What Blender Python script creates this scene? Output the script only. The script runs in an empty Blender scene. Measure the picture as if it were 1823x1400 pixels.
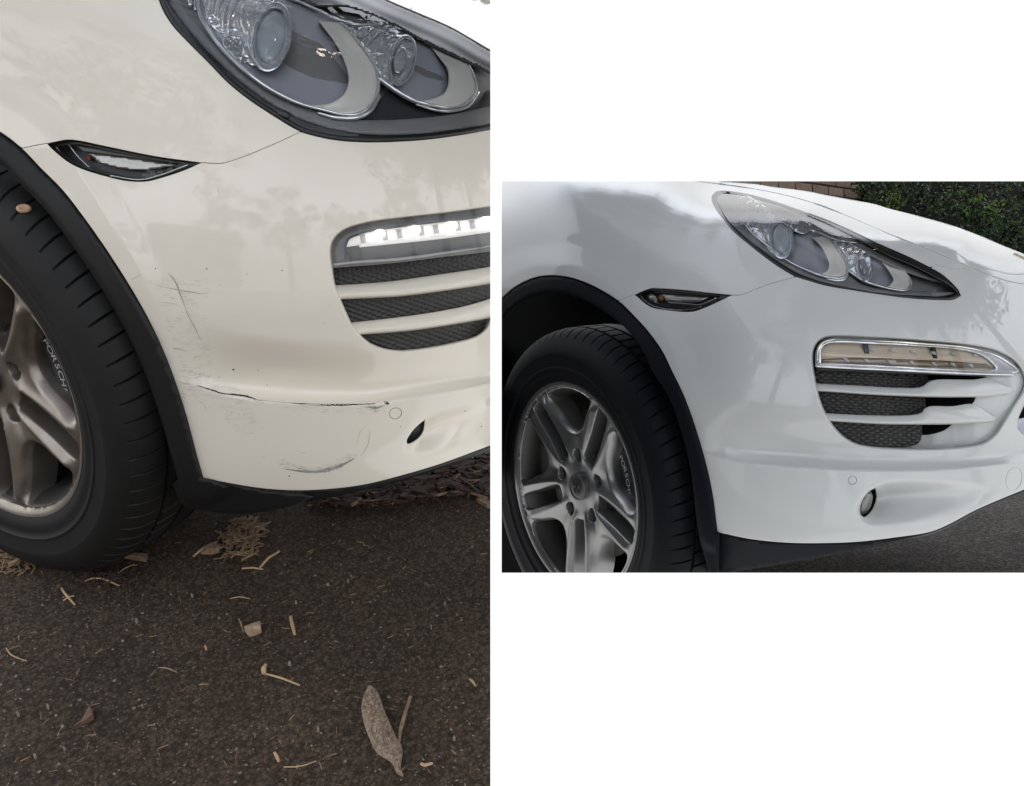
import bpy, bmesh, math, random
import numpy as np
from mathutils import Vector, Matrix
from mathutils.geometry import delaunay_2d_cdt

rng = np.random.RandomState(7)
random.seed(7)
FOC, CU, CV = 1500.0, 911.5, 700.0
# ------------------------------------------------------------------ frames
# car frame: X forward, Y up, Z out towards the photographer's side of the car
ML = np.array([[0.95476749, 0.0064314, -0.29728383], [-0.12726002, 0.91241674, -0.38897375], [0.2687451, 0.40921184, 0.8719643]])
TL = np.array([-0.67845709, 0.01329793, -2.36688613])
MR = np.array([[0.57650664, -0.0549359, -0.81524361], [0.00252978, 0.9978525, -0.06545221], [0.81708855, 0.03567124, 0.57540757]])
TR = np.array([0.90568758, -0.52804443, -2.74635089])
AW = np.array([[1, 0, 0], [0, 0, -1], [0, 1, 0.]])      # left car frame -> world (z up)
CAMR = AW @ ML.T
CAMT = AW @ (-ML.T @ TL)

def cam2world(P):
    return np.asarray(P) @ CAMR.T + CAMT

# ------------------------------------------------------------------ camera, world, sun, exposure
sc = bpy.context.scene
cam_data = bpy.data.cameras.new('camera')
cam = bpy.data.objects.new('camera', cam_data)
sc.collection.objects.link(cam)
sc.camera = cam
cam_data.sensor_fit = 'HORIZONTAL'
cam_data.sensor_width = 36.0
cam_data.lens = 36.0 * FOC / 1823.0
cam_data.clip_start = 0.02
cam_data.clip_end = 500
m4 = Matrix([[*CAMR[i], CAMT[i]] for i in range(3)] + [[0, 0, 0, 1]])
cam.matrix_world = m4

w = bpy.data.worlds.new('World')
sc.world = w
w.use_nodes = True
nt = w.node_tree
nt.nodes.clear()
out = nt.nodes.new('ShaderNodeOutputWorld')
bg = nt.nodes.new('ShaderNodeBackground')
sky = nt.nodes.new('ShaderNodeTexSky')
sky.sky_type = 'NISHITA'
sky.sun_disc = False
SUN_EL, SUN_AZ = math.radians(68), math.radians(25)
sky.sun_elevation = SUN_EL
sky.sun_rotation = SUN_AZ
sky.dust_density = 1.0
tc = nt.nodes.new('ShaderNodeTexCoord')
sep = nt.nodes.new('ShaderNodeSeparateXYZ')
nt.links.new(tc.outputs['Generated'], sep.inputs[0])
scl = nt.nodes.new('ShaderNodeVectorMath'); scl.operation = 'SCALE'; scl.inputs['Scale'].default_value = 0.10
nt.links.new(sky.outputs[0], scl.inputs[0])
ramp = nt.nodes.new('ShaderNodeMapRange')
ramp.inputs['From Min'].default_value = 0.35
ramp.inputs['From Max'].default_value = 0.95
ramp.inputs['To Min'].default_value = 0.0
ramp.inputs['To Max'].default_value = 1.0
nt.links.new(sep.outputs['Z'], ramp.inputs['Value'])
cl = nt.nodes.new('ShaderNodeTexNoise'); cl.inputs['Scale'].default_value = 2.2; cl.inputs['Detail'].default_value = 6
nt.links.new(tc.outputs['Generated'], cl.inputs['Vector'])
clr = nt.nodes.new('ShaderNodeMapRange')
clr.inputs['From Min'].default_value = 0.42; clr.inputs['From Max'].default_value = 0.60
clr.inputs['To Min'].default_value = 1.0; clr.inputs['To Max'].default_value = 0.78
nt.links.new(cl.outputs['Fac'], clr.inputs['Value'])
mulf = nt.nodes.new('ShaderNodeMath'); mulf.operation = 'MULTIPLY'
nt.links.new(ramp.outputs[0], mulf.inputs[0]); nt.links.new(clr.outputs[0], mulf.inputs[1])
mix = nt.nodes.new('ShaderNodeMix'); mix.data_type = 'RGBA'
nt.links.new(mulf.outputs[0], mix.inputs['Factor'])
hz = nt.nodes.new('ShaderNodeMapRange')                     # haze brightens above the horizon
hz.inputs['From Min'].default_value = 0.10; hz.inputs['From Max'].default_value = 0.50
hz.inputs['To Min'].default_value = 1.04; hz.inputs['To Max'].default_value = 2.8
nt.links.new(sep.outputs['Z'], hz.inputs['Value'])
hc = nt.nodes.new('ShaderNodeMix'); hc.data_type = 'RGBA'     # white low down, faintly blue higher up
hc.inputs['A'].default_value = (1, 1, 1, 1); hc.inputs['B'].default_value = (0.93, 0.97, 1.05, 1)
hf = nt.nodes.new('ShaderNodeMapRange'); hf.inputs['From Min'].default_value = 0.10; hf.inputs['From Max'].default_value = 0.40
nt.links.new(sep.outputs['Z'], hf.inputs['Value']); nt.links.new(hf.outputs[0], hc.inputs['Factor'])
hs = nt.nodes.new('ShaderNodeVectorMath'); hs.operation = 'SCALE'
nt.links.new(hc.outputs['Result'], hs.inputs[0]); nt.links.new(hz.outputs[0], hs.inputs['Scale'])
nt.links.new(hs.outputs[0], mix.inputs['A'])
nt.links.new(scl.outputs[0], mix.inputs['B'])
nt.links.new(mix.outputs['Result'], bg.inputs['Color'])
bg.inputs['Strength'].default_value = 1.0
nt.links.new(bg.outputs[0], out.inputs[0])

sun_d = bpy.data.lights.new('sun', 'SUN')
sun_d.energy = 0.5
sun_d.angle = math.radians(10)
sun_d.color = (1.0, 0.86, 0.70)
sun = bpy.data.objects.new('sun', sun_d)
sc.collection.objects.link(sun)
# direction towards the sun (matches the sky: rotation measured from +Y clockwise)
sdir = Vector((math.sin(SUN_AZ) * math.cos(SUN_EL), math.cos(SUN_AZ) * math.cos(SUN_EL), math.sin(SUN_EL)))
sun.rotation_euler = sdir.to_track_quat('Z', 'Y').to_euler()
sun.location = (0, 0, 12)

sc.view_settings.view_transform = 'Standard'
sc.view_settings.look = 'None'
sc.view_settings.gamma = 1
sc.view_settings.exposure = 0.12
sc.view_settings.use_curve_mapping = False
sc.render.engine = 'CYCLES'
sc.cycles.max_bounces = 10
sc.cycles.transparent_max_bounces = 16
sc.cycles.glossy_bounces = 6
sc.cycles.caustics_reflective = False
sc.cycles.caustics_refractive = False

# ------------------------------------------------------------------ materials
def mat(name, color, rough=0.5, metal=0.0, coat=0.0, coat_rough=0.03, spec=0.5, bump=None, noise=None, emis=None):
    m = bpy.data.materials.new(name)
    m.use_nodes = True
    n = m.node_tree
    b = n.nodes['Principled BSDF']
    b.inputs['Base Color'].default_value = (*color, 1)
    b.inputs['Roughness'].default_value = rough
    b.inputs['Metallic'].default_value = metal
    b.inputs['Coat Weight'].default_value = coat
    b.inputs['Coat Roughness'].default_value = coat_rough
    b.inputs['Specular IOR Level'].default_value = spec
    tcn = n.nodes.new('ShaderNodeTexCoord')
    if noise:      # (scale, amount, colour2)
        tx = n.nodes.new('ShaderNodeTexNoise'); tx.inputs['Scale'].default_value = noise[0]; tx.inputs['Detail'].default_value = 5
        n.links.new(tcn.outputs['Object'], tx.inputs['Vector'])
        mr = n.nodes.new('ShaderNodeMapRange'); mr.inputs['From Min'].default_value = 0.35; mr.inputs['From Max'].default_value = 0.68
        mr.inputs['To Max'].default_value = noise[1]
        n.links.new(tx.outputs['Fac'], mr.inputs['Value'])
        mx = n.nodes.new('ShaderNodeMix'); mx.data_type = 'RGBA'
        mx.inputs['A'].default_value = (*color, 1); mx.inputs['B'].default_value = (*noise[2], 1)
        n.links.new(mr.outputs[0], mx.inputs['Factor'])
        n.links.new(mx.outputs['Result'], b.inputs['Base Color'])
    if bump:       # (scale, strength, distance)
        tb = n.nodes.new('ShaderNodeTexNoise'); tb.inputs['Scale'].default_value = bump[0]; tb.inputs['Detail'].default_value = 6
        n.links.new(tcn.outputs['Object'], tb.inputs['Vector'])
        bp = n.nodes.new('ShaderNodeBump'); bp.inputs['Strength'].default_value = bump[1]; bp.inputs['Distance'].default_value = bump[2]
        n.links.new(tb.outputs['Fac'], bp.inputs['Height'])
        n.links.new(bp.outputs[0], b.inputs['Normal'])
    if emis:
        b.inputs['Emission Color'].default_value = (*emis[0], 1)
        b.inputs['Emission Strength'].default_value = emis[1]
    return m

def clear_mat(name, tint=(1, 1, 1), ior=1.5, rough=0.0):
    m = bpy.data.materials.new(name); m.use_nodes = True
    n = m.node_tree; n.nodes.clear()
    o = n.nodes.new('ShaderNodeOutputMaterial'); mx = n.nodes.new('ShaderNodeMixShader')
    t = n.nodes.new('ShaderNodeBsdfTransparent'); g = n.nodes.new('ShaderNodeBsdfGlossy'); f = n.nodes.new('ShaderNodeFresnel')
    t.inputs[0].default_value = (*tint, 1); g.inputs['Roughness'].default_value = rough; f.inputs['IOR'].default_value = ior
    n.links.new(f.outputs[0], mx.inputs[0]); n.links.new(t.outputs[0], mx.inputs[1]); n.links.new(g.outputs[0], mx.inputs[2])
    n.links.new(mx.outputs[0], o.inputs[0])
    return m

M = {}
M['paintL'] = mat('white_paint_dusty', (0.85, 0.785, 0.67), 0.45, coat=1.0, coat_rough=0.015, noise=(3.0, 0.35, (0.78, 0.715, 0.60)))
M['paintR'] = mat('white_paint_clean_dimmed', (0.56, 0.57, 0.555), 0.45, coat=0.85, coat_rough=0.035)  # white base greyed to stand in for dimmer light on this car
M['black'] = mat('black_trim_plastic', (0.010, 0.0100, 0.0105), 0.5, spec=.35, bump=(900, 0.15, 0.001))
M['blackR'] = mat('black_trim_clean', (0.005, 0.006, 0.009), 0.6, spec=.12)
M['rubberR'] = mat('tyre_rubber_clean', (0.006, 0.0065, 0.009), 0.6, spec=.14, bump=(500, 0.2, 0.001))
M['gloss'] = mat('black_gloss_rubber', (0.012, 0.012, 0.012), 0.3)
M['cavity'] = mat('black_inner_panel', (0.004, 0.004, 0.004), 0.9, spec=0.1)
M['rubber'] = mat('tyre_rubber', (0.0105, 0.0100, 0.0095), 0.62, spec=.35, bump=(500, 0.2, 0.001), noise=(25, 0.5, (0.018, 0.0165, 0.0145)))
M['rimL'] = mat('rim_silver_dusty', (0.36, 0.325, 0.285), 0.38, metal=0.85, noise=(30, 0.5, (0.24, 0.19, 0.15)))
M['rimR'] = mat('rim_silver', (0.31, 0.31, 0.31), 0.38, metal=0.85, noise=(14, 0.35, (0.25, 0.24, 0.23)))
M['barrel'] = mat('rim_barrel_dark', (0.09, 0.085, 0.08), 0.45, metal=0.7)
M['disc'] = mat('brake_disc_steel', (0.11, 0.105, 0.10), 0.4, metal=0.9)
M['caliper'] = mat('caliper_dark', (0.03, 0.03, 0.034), 0.4)
M['pad'] = mat('pad_grey', (0.16, 0.15, 0.14), 0.7, bump=(300, 0.4, 0.002), noise=(60, 0.8, (0.09, 0.085, 0.08)))
M['letter'] = mat('letter_grey', (0.6, 0.6, 0.6), 0.4)
M['chrome'] = mat('lamp_chrome', (0.90, 0.91, 0.93), 0.06, metal=0.72)
M['chromes'] = mat('lamp_satin_chrome', (0.84, 0.85, 0.87), 0.18, metal=0.75)
M['bowl'] = mat('lamp_grey_bowl', (0.42, 0.43, 0.48), 0.35, metal=0.1)
M['bezel'] = mat('lamp_grey_bezel', (0.24, 0.24, 0.24), 0.5, metal=0.2)
M['shell'] = mat('lamp_reflector_shell', (0.90, 0.91, 0.94), 0.16, metal=0.45, bump=(90, .6, .004))
M['dark'] = mat('lamp_dark_plastic', (0.035, 0.036, 0.04), 0.35)
M['crescent'] = mat('lamp_crescent', (0.90, 0.87, 0.80), 0.38, metal=0.15, bump=(220, 0.1, 0.002))
M['glassball'] = mat('projector_glass', (0.50, 0.54, 0.58), 0.05, metal=0.0, coat=1.0, spec=1.0)
M['lens'] = clear_mat('clear_lens', (0.97, 0.975, 0.98), 1.38)
M['smoke'] = clear_mat('smoked_lens', (0.5, 0.5, 0.5), 1.5)
M['orange'] = mat('amber_bulb', (0.5, 0.14, 0.04), 0.3)
M['led'] = mat('led_lit', (0.9, 0.9, 0.9), 0.3, emis=((1.0, 0.95, 0.86), 5.0))
M['ledstrip'] = mat('led_lit_strip', (0.7, 0.7, 0.7), 0.3, emis=((1.0, 0.96, 0.9), 0.48))
M['mesh'] = mat('grille_mesh_plastic', (0.034, 0.032, 0.030), 0.4)
M['scratch'] = mat('scratch_dark', (0.03, 0.028, 0.026), 0.8)
M['scuff'] = mat('scuff_grey', (0.27, 0.25, 0.225), 0.7, noise=(120, 0.9, (0.5, 0.48, 0.44)))
M['fine'] = mat('fine_scratch', (0.40, 0.375, 0.34), 0.7)

# ------------------------------------------------------------------ curve tools
def catmull(pts, closed=False, step=3.0):
    """spline through points; a third value 1 marks a corner"""
    P = [np.array(p[:2], float) for p in pts]
    cor = [len(p) > 2 and p[2] == 1 for p in pts]
    n = len(P)
    res = []
    segs = n if closed else n - 1
    for i in range(segs):
        p1, p2 = P[i], P[(i + 1) % n]
        if cor[i] or (not closed and i == 0): p0 = 2 * p1 - p2
        else: p0 = P[(i - 1) % n]
        if cor[(i + 1) % n] or (not closed and i == segs - 1): p3 = 2 * p2 - p1
        else: p3 = P[(i + 2) % n]
        L = np.linalg.norm(p2 - p1)
        if L < 1e-6: continue
        k = max(1, int(round(L / step)))
        a0 = max(np.linalg.norm(p1 - p0), 1e-3) ** .5; a1 = L ** .5; a2 = max(np.linalg.norm(p3 - p2), 1e-3) ** .5
        m1 = (p2 - p1) - a1 ** 2 * ((p2 - p0) / (a0 + a1) / 1.0 - 0) / a1 * 0 if False else None
        # centripetal tangents
        t1 = a1 * ((p1 - p0) / a0 - (p2 - p0) / (a0 + a1) + (p2 - p1) / a1)
        t2 = a1 * ((p2 - p1) / a1 - (p3 - p1) / (a1 + a2) + (p3 - p2) / a2)
        for j in range(k):
            t = j / k
            h = (2 * t ** 3 - 3 * t ** 2 + 1) * p1 + (t ** 3 - 2 * t ** 2 + t) * t1 + (-2 * t ** 3 + 3 * t ** 2) * p2 + (t ** 3 - t ** 2) * t2
            res.append(h)
    if not closed: res.append(P[-1])
    return np.array(res)

def inpoly(P, poly):
    x, y = P[:, 0], P[:, 1]
    ins = np.zeros(len(P), bool)
    px, py = poly[:, 0], poly[:, 1]
    j = len(poly) - 1
    for i in range(len(poly)):
        c = ((py[i] > y) != (py[j] > y))
        with np.errstate(divide='ignore', invalid='ignore'):
            xx = (px[j] - px[i]) * (y - py[i]) / (py[j] - py[i] + 1e-30) + px[i]
        ins ^= c & (x < xx)
        j = i
    return ins

def distpoly(P, poly, closed=True, want_sign=False):
    A = poly; B = np.roll(poly, -1, 0)
    if not closed: A, B = A[:-1], B[:-1]
    best = np.full(len(P), 1e9); sgn = np.zeros(len(P))
    for a, b in zip(A, B):
        d = b - a; L2 = d @ d
        if L2 < 1e-12: continue
        t = np.clip(((P - a) @ d) / L2, 0, 1)
        q = P - a - t[:, None] * d
        dd = np.hypot(q[:, 0], q[:, 1])
        s = d[0] * q[:, 1] - d[1] * q[:, 0]
        m = dd < best
        best[m] = dd[m]; sgn[m] = s[m]
    return (best, np.sign(sgn)) if want_sign else best

def cdt_fill(outer, holes, sp, ring=0.0):
    loops = [np.array(outer)] + [np.array(h) for h in holes]
    verts = []; edges = []
    for L in loops:
        b = len(verts); n = len(L)
        verts += [tuple(p) for p in L]
        edges += [(b + i, b + (i + 1) % n) for i in range(n)]
    o = loops[0]
    x0, y0 = o.min(0); x1, y1 = o.max(0)
    gx = np.arange(x0, x1 + sp, sp); gy = np.arange(y0, y1 + sp, sp * .866)
    G = np.array([(x + (sp / 2 if j % 2 else 0), y) for j, y in enumerate(gy) for x in gx])
    if len(G):
        k = inpoly(G, o)
        for h in loops[1:]: k &= ~inpoly(G, h)
        G = G[k]
        for L in loops:
            if len(G): G = G[distpoly(G, L) > sp * .55]
        verts += [tuple(p) for p in G]
    if ring:
        for li, L in enumerate(loops):
            t = np.roll(L, -1, 0) - np.roll(L, 1, 0); t /= np.linalg.norm(t, axis=1)[:, None] + 1e-9
            nn = np.stack([t[:, 1], -t[:, 0]], 1)
            for sgn in (1, -1):
                q = L + nn * sgn * ring
                k = inpoly(q, o)
                for h in loops[1:]: k &= ~inpoly(q, h)
                q = q[k]
                for L2 in loops:
                    if len(q): q = q[distpoly(q, L2) > ring * .7]
                verts += [tuple(p) for p in q]
    r = delaunay_2d_cdt([Vector(v) for v in verts], edges, [], 0, 1e-5)
    V = np.array([(v.x, v.y) for v in r[0]])
    T = np.array([f for f in r[2] if len(f) == 3])
    C = V[T].mean(1)
    k = inpoly(C, o)
    for h in loops[1:]: k &= ~inpoly(C, h)
    T = T[k]
    used = np.unique(T); mp = -np.ones(len(V), int); mp[used] = range(len(used))
    V = V[used]; T = mp[T]
    # consistent winding (positive area)
    a = V[T]; ar = (a[:, 1, 0] - a[:, 0, 0]) * (a[:, 2, 1] - a[:, 0, 1]) - (a[:, 2, 0] - a[:, 0, 0]) * (a[:, 1, 1] - a[:, 0, 1])
    T[ar < 0] = T[ar < 0][:, ::-1]
    return V, T

def boundary(V, T):
    """boundary vertex indices, their directed edges and outward 2-D normals"""
    cnt = {}
    for t in T:
        for i in range(3):
            a, b = int(t[i]), int(t[(i + 1) % 3])
            cnt[(a, b)] = 1
    be = [(a, b) for (a, b) in cnt if (b, a) not in cnt]
    N = {}
    for a, b in be:
        d = V[b] - V[a]; n = np.array([d[1], -d[0]]); n /= (np.linalg.norm(n) + 1e-12)
        for q in (a, b): N[q] = N.get(q, 0) + n
    for q in N: N[q] = N[q] / (np.linalg.norm(N[q]) + 1e-9)
    return be, N

def ell(cx, cy, rx, ry, rot=0, n=48, a0=0, a1=360):
    full = abs(a1 - a0) >= 359.9
    t = np.radians(np.linspace(a0, a1, n, endpoint=not full)); r = math.radians(rot)
    x, y = rx * np.cos(t), ry * np.sin(t)
    return np.stack([cx + x * math.cos(r) - y * math.sin(r), cy + x * math.sin(r) + y * math.cos(r)], 1)

# ------------------------------------------------------------------ object makers
ORIGIN = {}
def clip_bm(bm, planes, org):
    for (p, n) in planes:
        geom = bm.verts[:] + bm.edges[:] + bm.faces[:]
        bmesh.ops.bisect_plane(bm, geom=geom, dist=1e-6, plane_co=Vector(p) - Vector(org), plane_no=Vector(n), clear_outer=True)

def mk(name, V, F, material, parent=None, planes=(), smooth=True, sharp=None, origin=None, mats=None, fmat=None):
    V = np.asarray(V, float)
    org = np.array(ORIGIN.get(parent.name, (0, 0, 0)) if parent else (origin if origin is not None else (0, 0, 0)), float)
    if len(V) == 0 or len(F) == 0: return None
    need = []
    for (p, n) in planes:
        s = (V - np.array(p)) @ np.array(n)
        if (s > 0).all(): return None
        if (s > 0).any(): need.append((p, n))
    me = bpy.data.meshes.new(name)
    me.from_pydata([tuple(v) for v in (V - org)], [], [tuple(int(i) for i in f) for f in F])
    if fmat is not None:
        me.polygons.foreach_set('material_index', list(fmat))
    if need:
        bm = bmesh.new(); bm.from_mesh(me); clip_bm(bm, need, org); bm.to_mesh(me); bm.free()
    me.update()
    if smooth:
        me.polygons.foreach_set('use_smooth', [True] * len(me.polygons))
        if sharp: me.set_sharp_from_angle(angle=math.radians(sharp))
    for mm in (mats or [material]): me.materials.append(mm)
    o = bpy.data.objects.new(name, me)
    sc.collection.objects.link(o)
    if parent: o.parent = parent
    else: o.location = Vector(org)
    ORIGIN[o.name] = tuple(org)
    return o

def tag(o, label=None, cat=None, group=None, kind=None):
    if o is None: return o
    if label: o['label'] = label
    if cat: o['category'] = cat
    if group: o['group'] = group
    if kind: o['kind'] = kind
    return o

def empty(name, loc, **k):
    o = bpy.data.objects.new(name, None); sc.collection.objects.link(o); o.location = Vector(loc)
    ORIGIN[o.name] = tuple(loc); tag(o, **k); return o

# ------------------------------------------------------------------ the car body as an analytic surface
_tab = {}
def interp(x, xs, ys):
    key = tuple(xs) + tuple(ys)
    if key not in _tab:
        g = np.arange(-.3, 1.6, .004); y = np.interp(g, xs, ys)
        lo, hi = (ys[1] - ys[0]) / (xs[1] - xs[0]), (ys[-1] - ys[-2]) / (xs[-1] - xs[-2])
        y = np.where(g > xs[-1], ys[-1] + hi * (g - xs[-1]), y)
        kx = np.arange(-20, 21); kk = np.exp(-(kx / 7.5) ** 2 / 2); kk /= kk.sum()
        _tab[key] = (g, np.convolve(np.pad(y, 20, 'edge'), kk, 'valid'))
    return np.interp(x, *_tab[key])
def body_F(X):
    a, u, o = X[..., 0], X[..., 1], X[..., 2]
    t = np.clip(a / .45, 0, 1); t = t * t * (3 - 2 * t)
    rs = interp(u, [0, .2, .35, .5, .8, .9, 1.0, 1.05, 1.08, 1.12, 1.16, 1.20], [.04, .02, .0, .0, 0, .004, .018, .030, .040, .055, .08, .12])
    rf = interp(u, [0, .2, .3, .42, .6, .7, .78, .85, .95, 1.03, 1.08, 1.12, 1.16, 1.2], [.05, .02, .0, .0, .005, .02, .05, .085, .14, .21, .28, .38, .55, .95])
    rb = np.minimum(rs * (1 - t) + rf * t, .955)
    ra = interp(u, [0, .2, .3, .42, .6, .7, .8, .88, .95, 1.0, 1.05, 1.10, 1.14, 1.2], [.08, .03, .0, 0, 0, .02, .06, .12, .22, .34, .48, .62, .76, .98])
    ra = np.minimum(ra, 1.115)
    n = 4.2
    return (np.maximum(a + .2, 0) / (1.12 - ra)) ** n + (np.maximum(o, 0) / (.96 - rb)) ** n - 1

class Panel:
    def __init__(s, Mx, T, u0, u1, v0, v1, planes_px):
        s.M, s.T = Mx, T
        s.kinks = []
        us = np.arange(u0, u1 + 1, 55); vs = np.arange(v0, v1 + 1, 45)
        UV = np.array([(u, v) for v in vs for u in us], float)
        d = np.stack([(UV[:, 0] - CU) / FOC, -(UV[:, 1] - CV) / FOC, -np.ones(len(UV))], 1)
        C = -Mx.T @ T; dc = d @ Mx
        S = np.arange(.9, 4.2, .008)
        X = C + S[None, :, None] * dc[:, None, :]
        F = body_F(X)
        hit = F < 0
        ok = hit.any(1); i = hit.argmax(1)
        D = []
        for k in range(len(UV)):
            if not ok[k] or i[k] == 0: D.append(0); continue
            f0, f1 = F[k, i[k] - 1], F[k, i[k]]
            D.append(S[i[k] - 1] + .008 * f0 / (f0 - f1))
        D = np.array(D); ok &= (D > 0)
        Xh = C + D[:, None] * dc; g = np.stack([(body_F(Xh + e) - body_F(Xh - e)) / 2e-4 for e in np.eye(3) * 1e-4], 1)
        cosv = -(g * dc).sum(1) / (np.linalg.norm(g, axis=1) * np.linalg.norm(dc, axis=1) + 1e-9)
        ok &= cosv > .16
        s.UV = UV[ok]; W = 1 / D[ok]
        s.hits = (len(UV), ok.sum())
        P = s.UV / 500.0
        n = len(P)
        K = s._k(P, P) + np.eye(n) * 6e-3
        A = np.zeros((n + 3, n + 3)); A[:n, :n] = K; A[:n, n] = 1; A[:n, n + 1:] = P; A[n, :n] = 1; A[n + 1:, :n] = P.T
        s.c = np.linalg.solve(A, np.concatenate([W, [0, 0, 0]])); s.P = P
        s.planes = []
        for kind, val, keep in planes_px:
            # plane through the camera; outer side is clipped away
            if kind == 'u': n3 = np.array([1, 0, (val - CU) / FOC]); 
            else: n3 = np.array([0, -1, (val - CV) / FOC])
            n3 = n3 / np.linalg.norm(n3) * (1 if keep == '<' else -1)
            s.planes.append((tuple(CAMT), tuple(CAMR @ n3)))
    def _k(s, A, B):
        r2 = ((A[:, None, :] - B[None, :, :]) ** 2).sum(-1)
        return np.where(r2 > 0, r2 * np.log(np.maximum(r2, 1e-12)), 0)
    def depth(s, UV, kink=True):
        UV = np.asarray(UV, float); P = UV / 500.0
        o = np.empty(len(P))
        for i in range(0, len(P), 4000):
            q = P[i:i + 4000]
            o[i:i + 4000] = s._k(q, s.P) @ s.c[:len(s.P)] + s.c[len(s.P)] + q @ s.c[len(s.P) + 1:]
        D = 1 / np.clip(o, .12, 2)
        if kink:
            for k in s.kinks: D = D + k(UV)
        return D
    def pt(s, UV, off=0.0, kink=True):
        UV = np.asarray(UV, float)
        D = s.depth(UV, kink) + off
        return cam2world(np.stack([(UV[:, 0] - CU) / FOC * D, -(UV[:, 1] - CV) / FOC * D, -D], 1))
    def atdepth(s, UV, D):
        UV = np.asarray(UV, float); D = np.broadcast_to(D, (len(UV),))
        return cam2world(np.stack([(UV[:, 0] - CU) / FOC * D, -(UV[:, 1] - CV) / FOC * D, -D], 1))
    def car(s, X):
        return cam2world(np.asarray(X) @ s.M.T + s.T)
    def onplane(s, UV, q, axis, val):
        """pixels onto the car-frame plane X[axis]=val"""
        UV = np.asarray(UV, float)
        d = np.stack([(UV[:, 0] - CU) / FOC, -(UV[:, 1] - CV) / FOC, -np.ones(len(UV))], 1) @ s.M
        C = -s.M.T @ s.T
        t = (val - C[axis]) / d[:, axis]
        return s.car(C + t[:, None] * d)

def bump_fn(poly, closed, inside_positive):
    pass

# generic relief pieces -------------------------------------------------
def patch(P, name, outer, holes, material, parent, off=0.0, sp=6.0, skirt=((.4, .0004), (.7, .0014), (.8, .005), (.8, .02)), lip=None, bulge=0.0, bulge_r=20.0, smooth=True, sharp=None, kink=True, extra=None):
    V, T = cdt_fill(outer, holes, sp, .9 if (skirt and kink) else 0)
    offv = off(V) if callable(off) else np.full(len(V), float(off))
    if bulge:
        d = distpoly(V, np.array(outer)); q = np.clip(d / bulge_r, 0, 1)
        offv = offv - bulge * np.sqrt(np.clip(1 - (1 - q) ** 2, 0, 1))
    if extra is not None: offv = offv + extra(V)
    W = P.pt(V, offv, kink)
    F = [tuple(t) for t in T]            # pixel v points down: winding (a,b,c) positive in (u,v) = clockwise on screen
    F = [f[::-1] for f in F]
    if skirt:
        be, N = boundary(V, T)
        idx = sorted(N); base = {q: q for q in idx}
        VV = [W]; nv = len(W)
        prev = base
        ls = {q: 1.0 for q in idx}
        if lip is not None:
            bp = V[idx]; sc_ = lip(bp)
            ls = {q: sc_[i] for i, q in enumerate(idx)}
        depth0 = P.depth(V[idx], kink) + offv[idx]
        for (dpx, dz) in skirt:
            uv = np.array([V[q] + N[q] * dpx * ls[q] for q in idx])
            D = depth0 + dz * np.array([ls[q] if dz < .015 else 1.0 for q in idx])
            VV.append(P.atdepth(uv, D))
            cur = {q: nv + i for i, q in enumerate(idx)}; nv += len(idx)
            for a, b in be: F.append((prev[a], prev[b], cur[b], cur[a])[::1])
            prev = cur
        W = np.concatenate(VV)
    return mk(name, W, F, material, parent, P.planes, smooth, sharp)

def tube(P, name, pts, r, material, parent, off=0.0, closed=False, step=4, flat=1.0, taper=None, spline=True, n=8, kink=True, world=None, planes=None):
    C2 = catmull(pts, closed, step) if spline else np.array([p[:2] for p in pts], float)
    C3 = P.pt(C2, off, kink) if world is None else world(C2)
    m = len(C3)
    if closed: tan = np.roll(C3, -1, 0) - np.roll(C3, 1, 0)
    else: tan = np.gradient(C3, axis=0)
    tan /= np.linalg.norm(tan, axis=1)[:, None] + 1e-12
    vw = C3 - CAMT if world is None else np.tile(np.array([0, 0, -1.]), (m, 1)); vw /= np.linalg.norm(vw, axis=1)[:, None]
    s1 = np.cross(tan, vw); s1 /= np.linalg.norm(s1, axis=1)[:, None] + 1e-12
    s2 = np.cross(s1, tan)
    rr = np.full(m, r, float)
    if taper is not None: rr = rr * np.interp(np.linspace(0, 1, m), np.linspace(0, 1, len(taper)), taper)
    V = []; F = []
    for k in range(n):
        a = 2 * math.pi * k / n
        V.append(C3 + (s1 * math.cos(a) + s2 * math.sin(a) * flat) * rr[:, None])
    V = np.stack(V, 1).reshape(-1, 3)
    for i in range(m if closed else m - 1):
        j = (i + 1) % m
        for k in range(n):
            F.append((i * n + k, i * n + (k + 1) % n, j * n + (k + 1) % n, j * n + k))
    if not closed:
        F.append(tuple(range(n))[::-1]); F.append(tuple((m - 1) * n + k for k in range(n)))
    return mk(name, V, F, material, parent, P.planes if planes is None else planes)

def loft(P, name, rings, material, parent, closed=True, cap=False, sharp=40, kink=False):
    """rings: list of (pixel polyline of equal length, offset or offsets)"""
    V = []; F = []; n = len(rings[0][0])
    for uv, off in rings: V.append(P.pt(np.array(uv), off, kink))
    for i in range(len(rings) - 1):
        for k in range(n if closed else n - 1):
            j = (k + 1) % n
            F.append((i * n + k, (i + 1) * n + k, (i + 1) * n + j, i * n + j))
    V = np.concatenate(V)
    if cap: F.append(tuple(range((len(rings) - 1) * n, len(rings) * n)))
    return mk(name, V, F, material, parent, P.planes, True, sharp)

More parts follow.
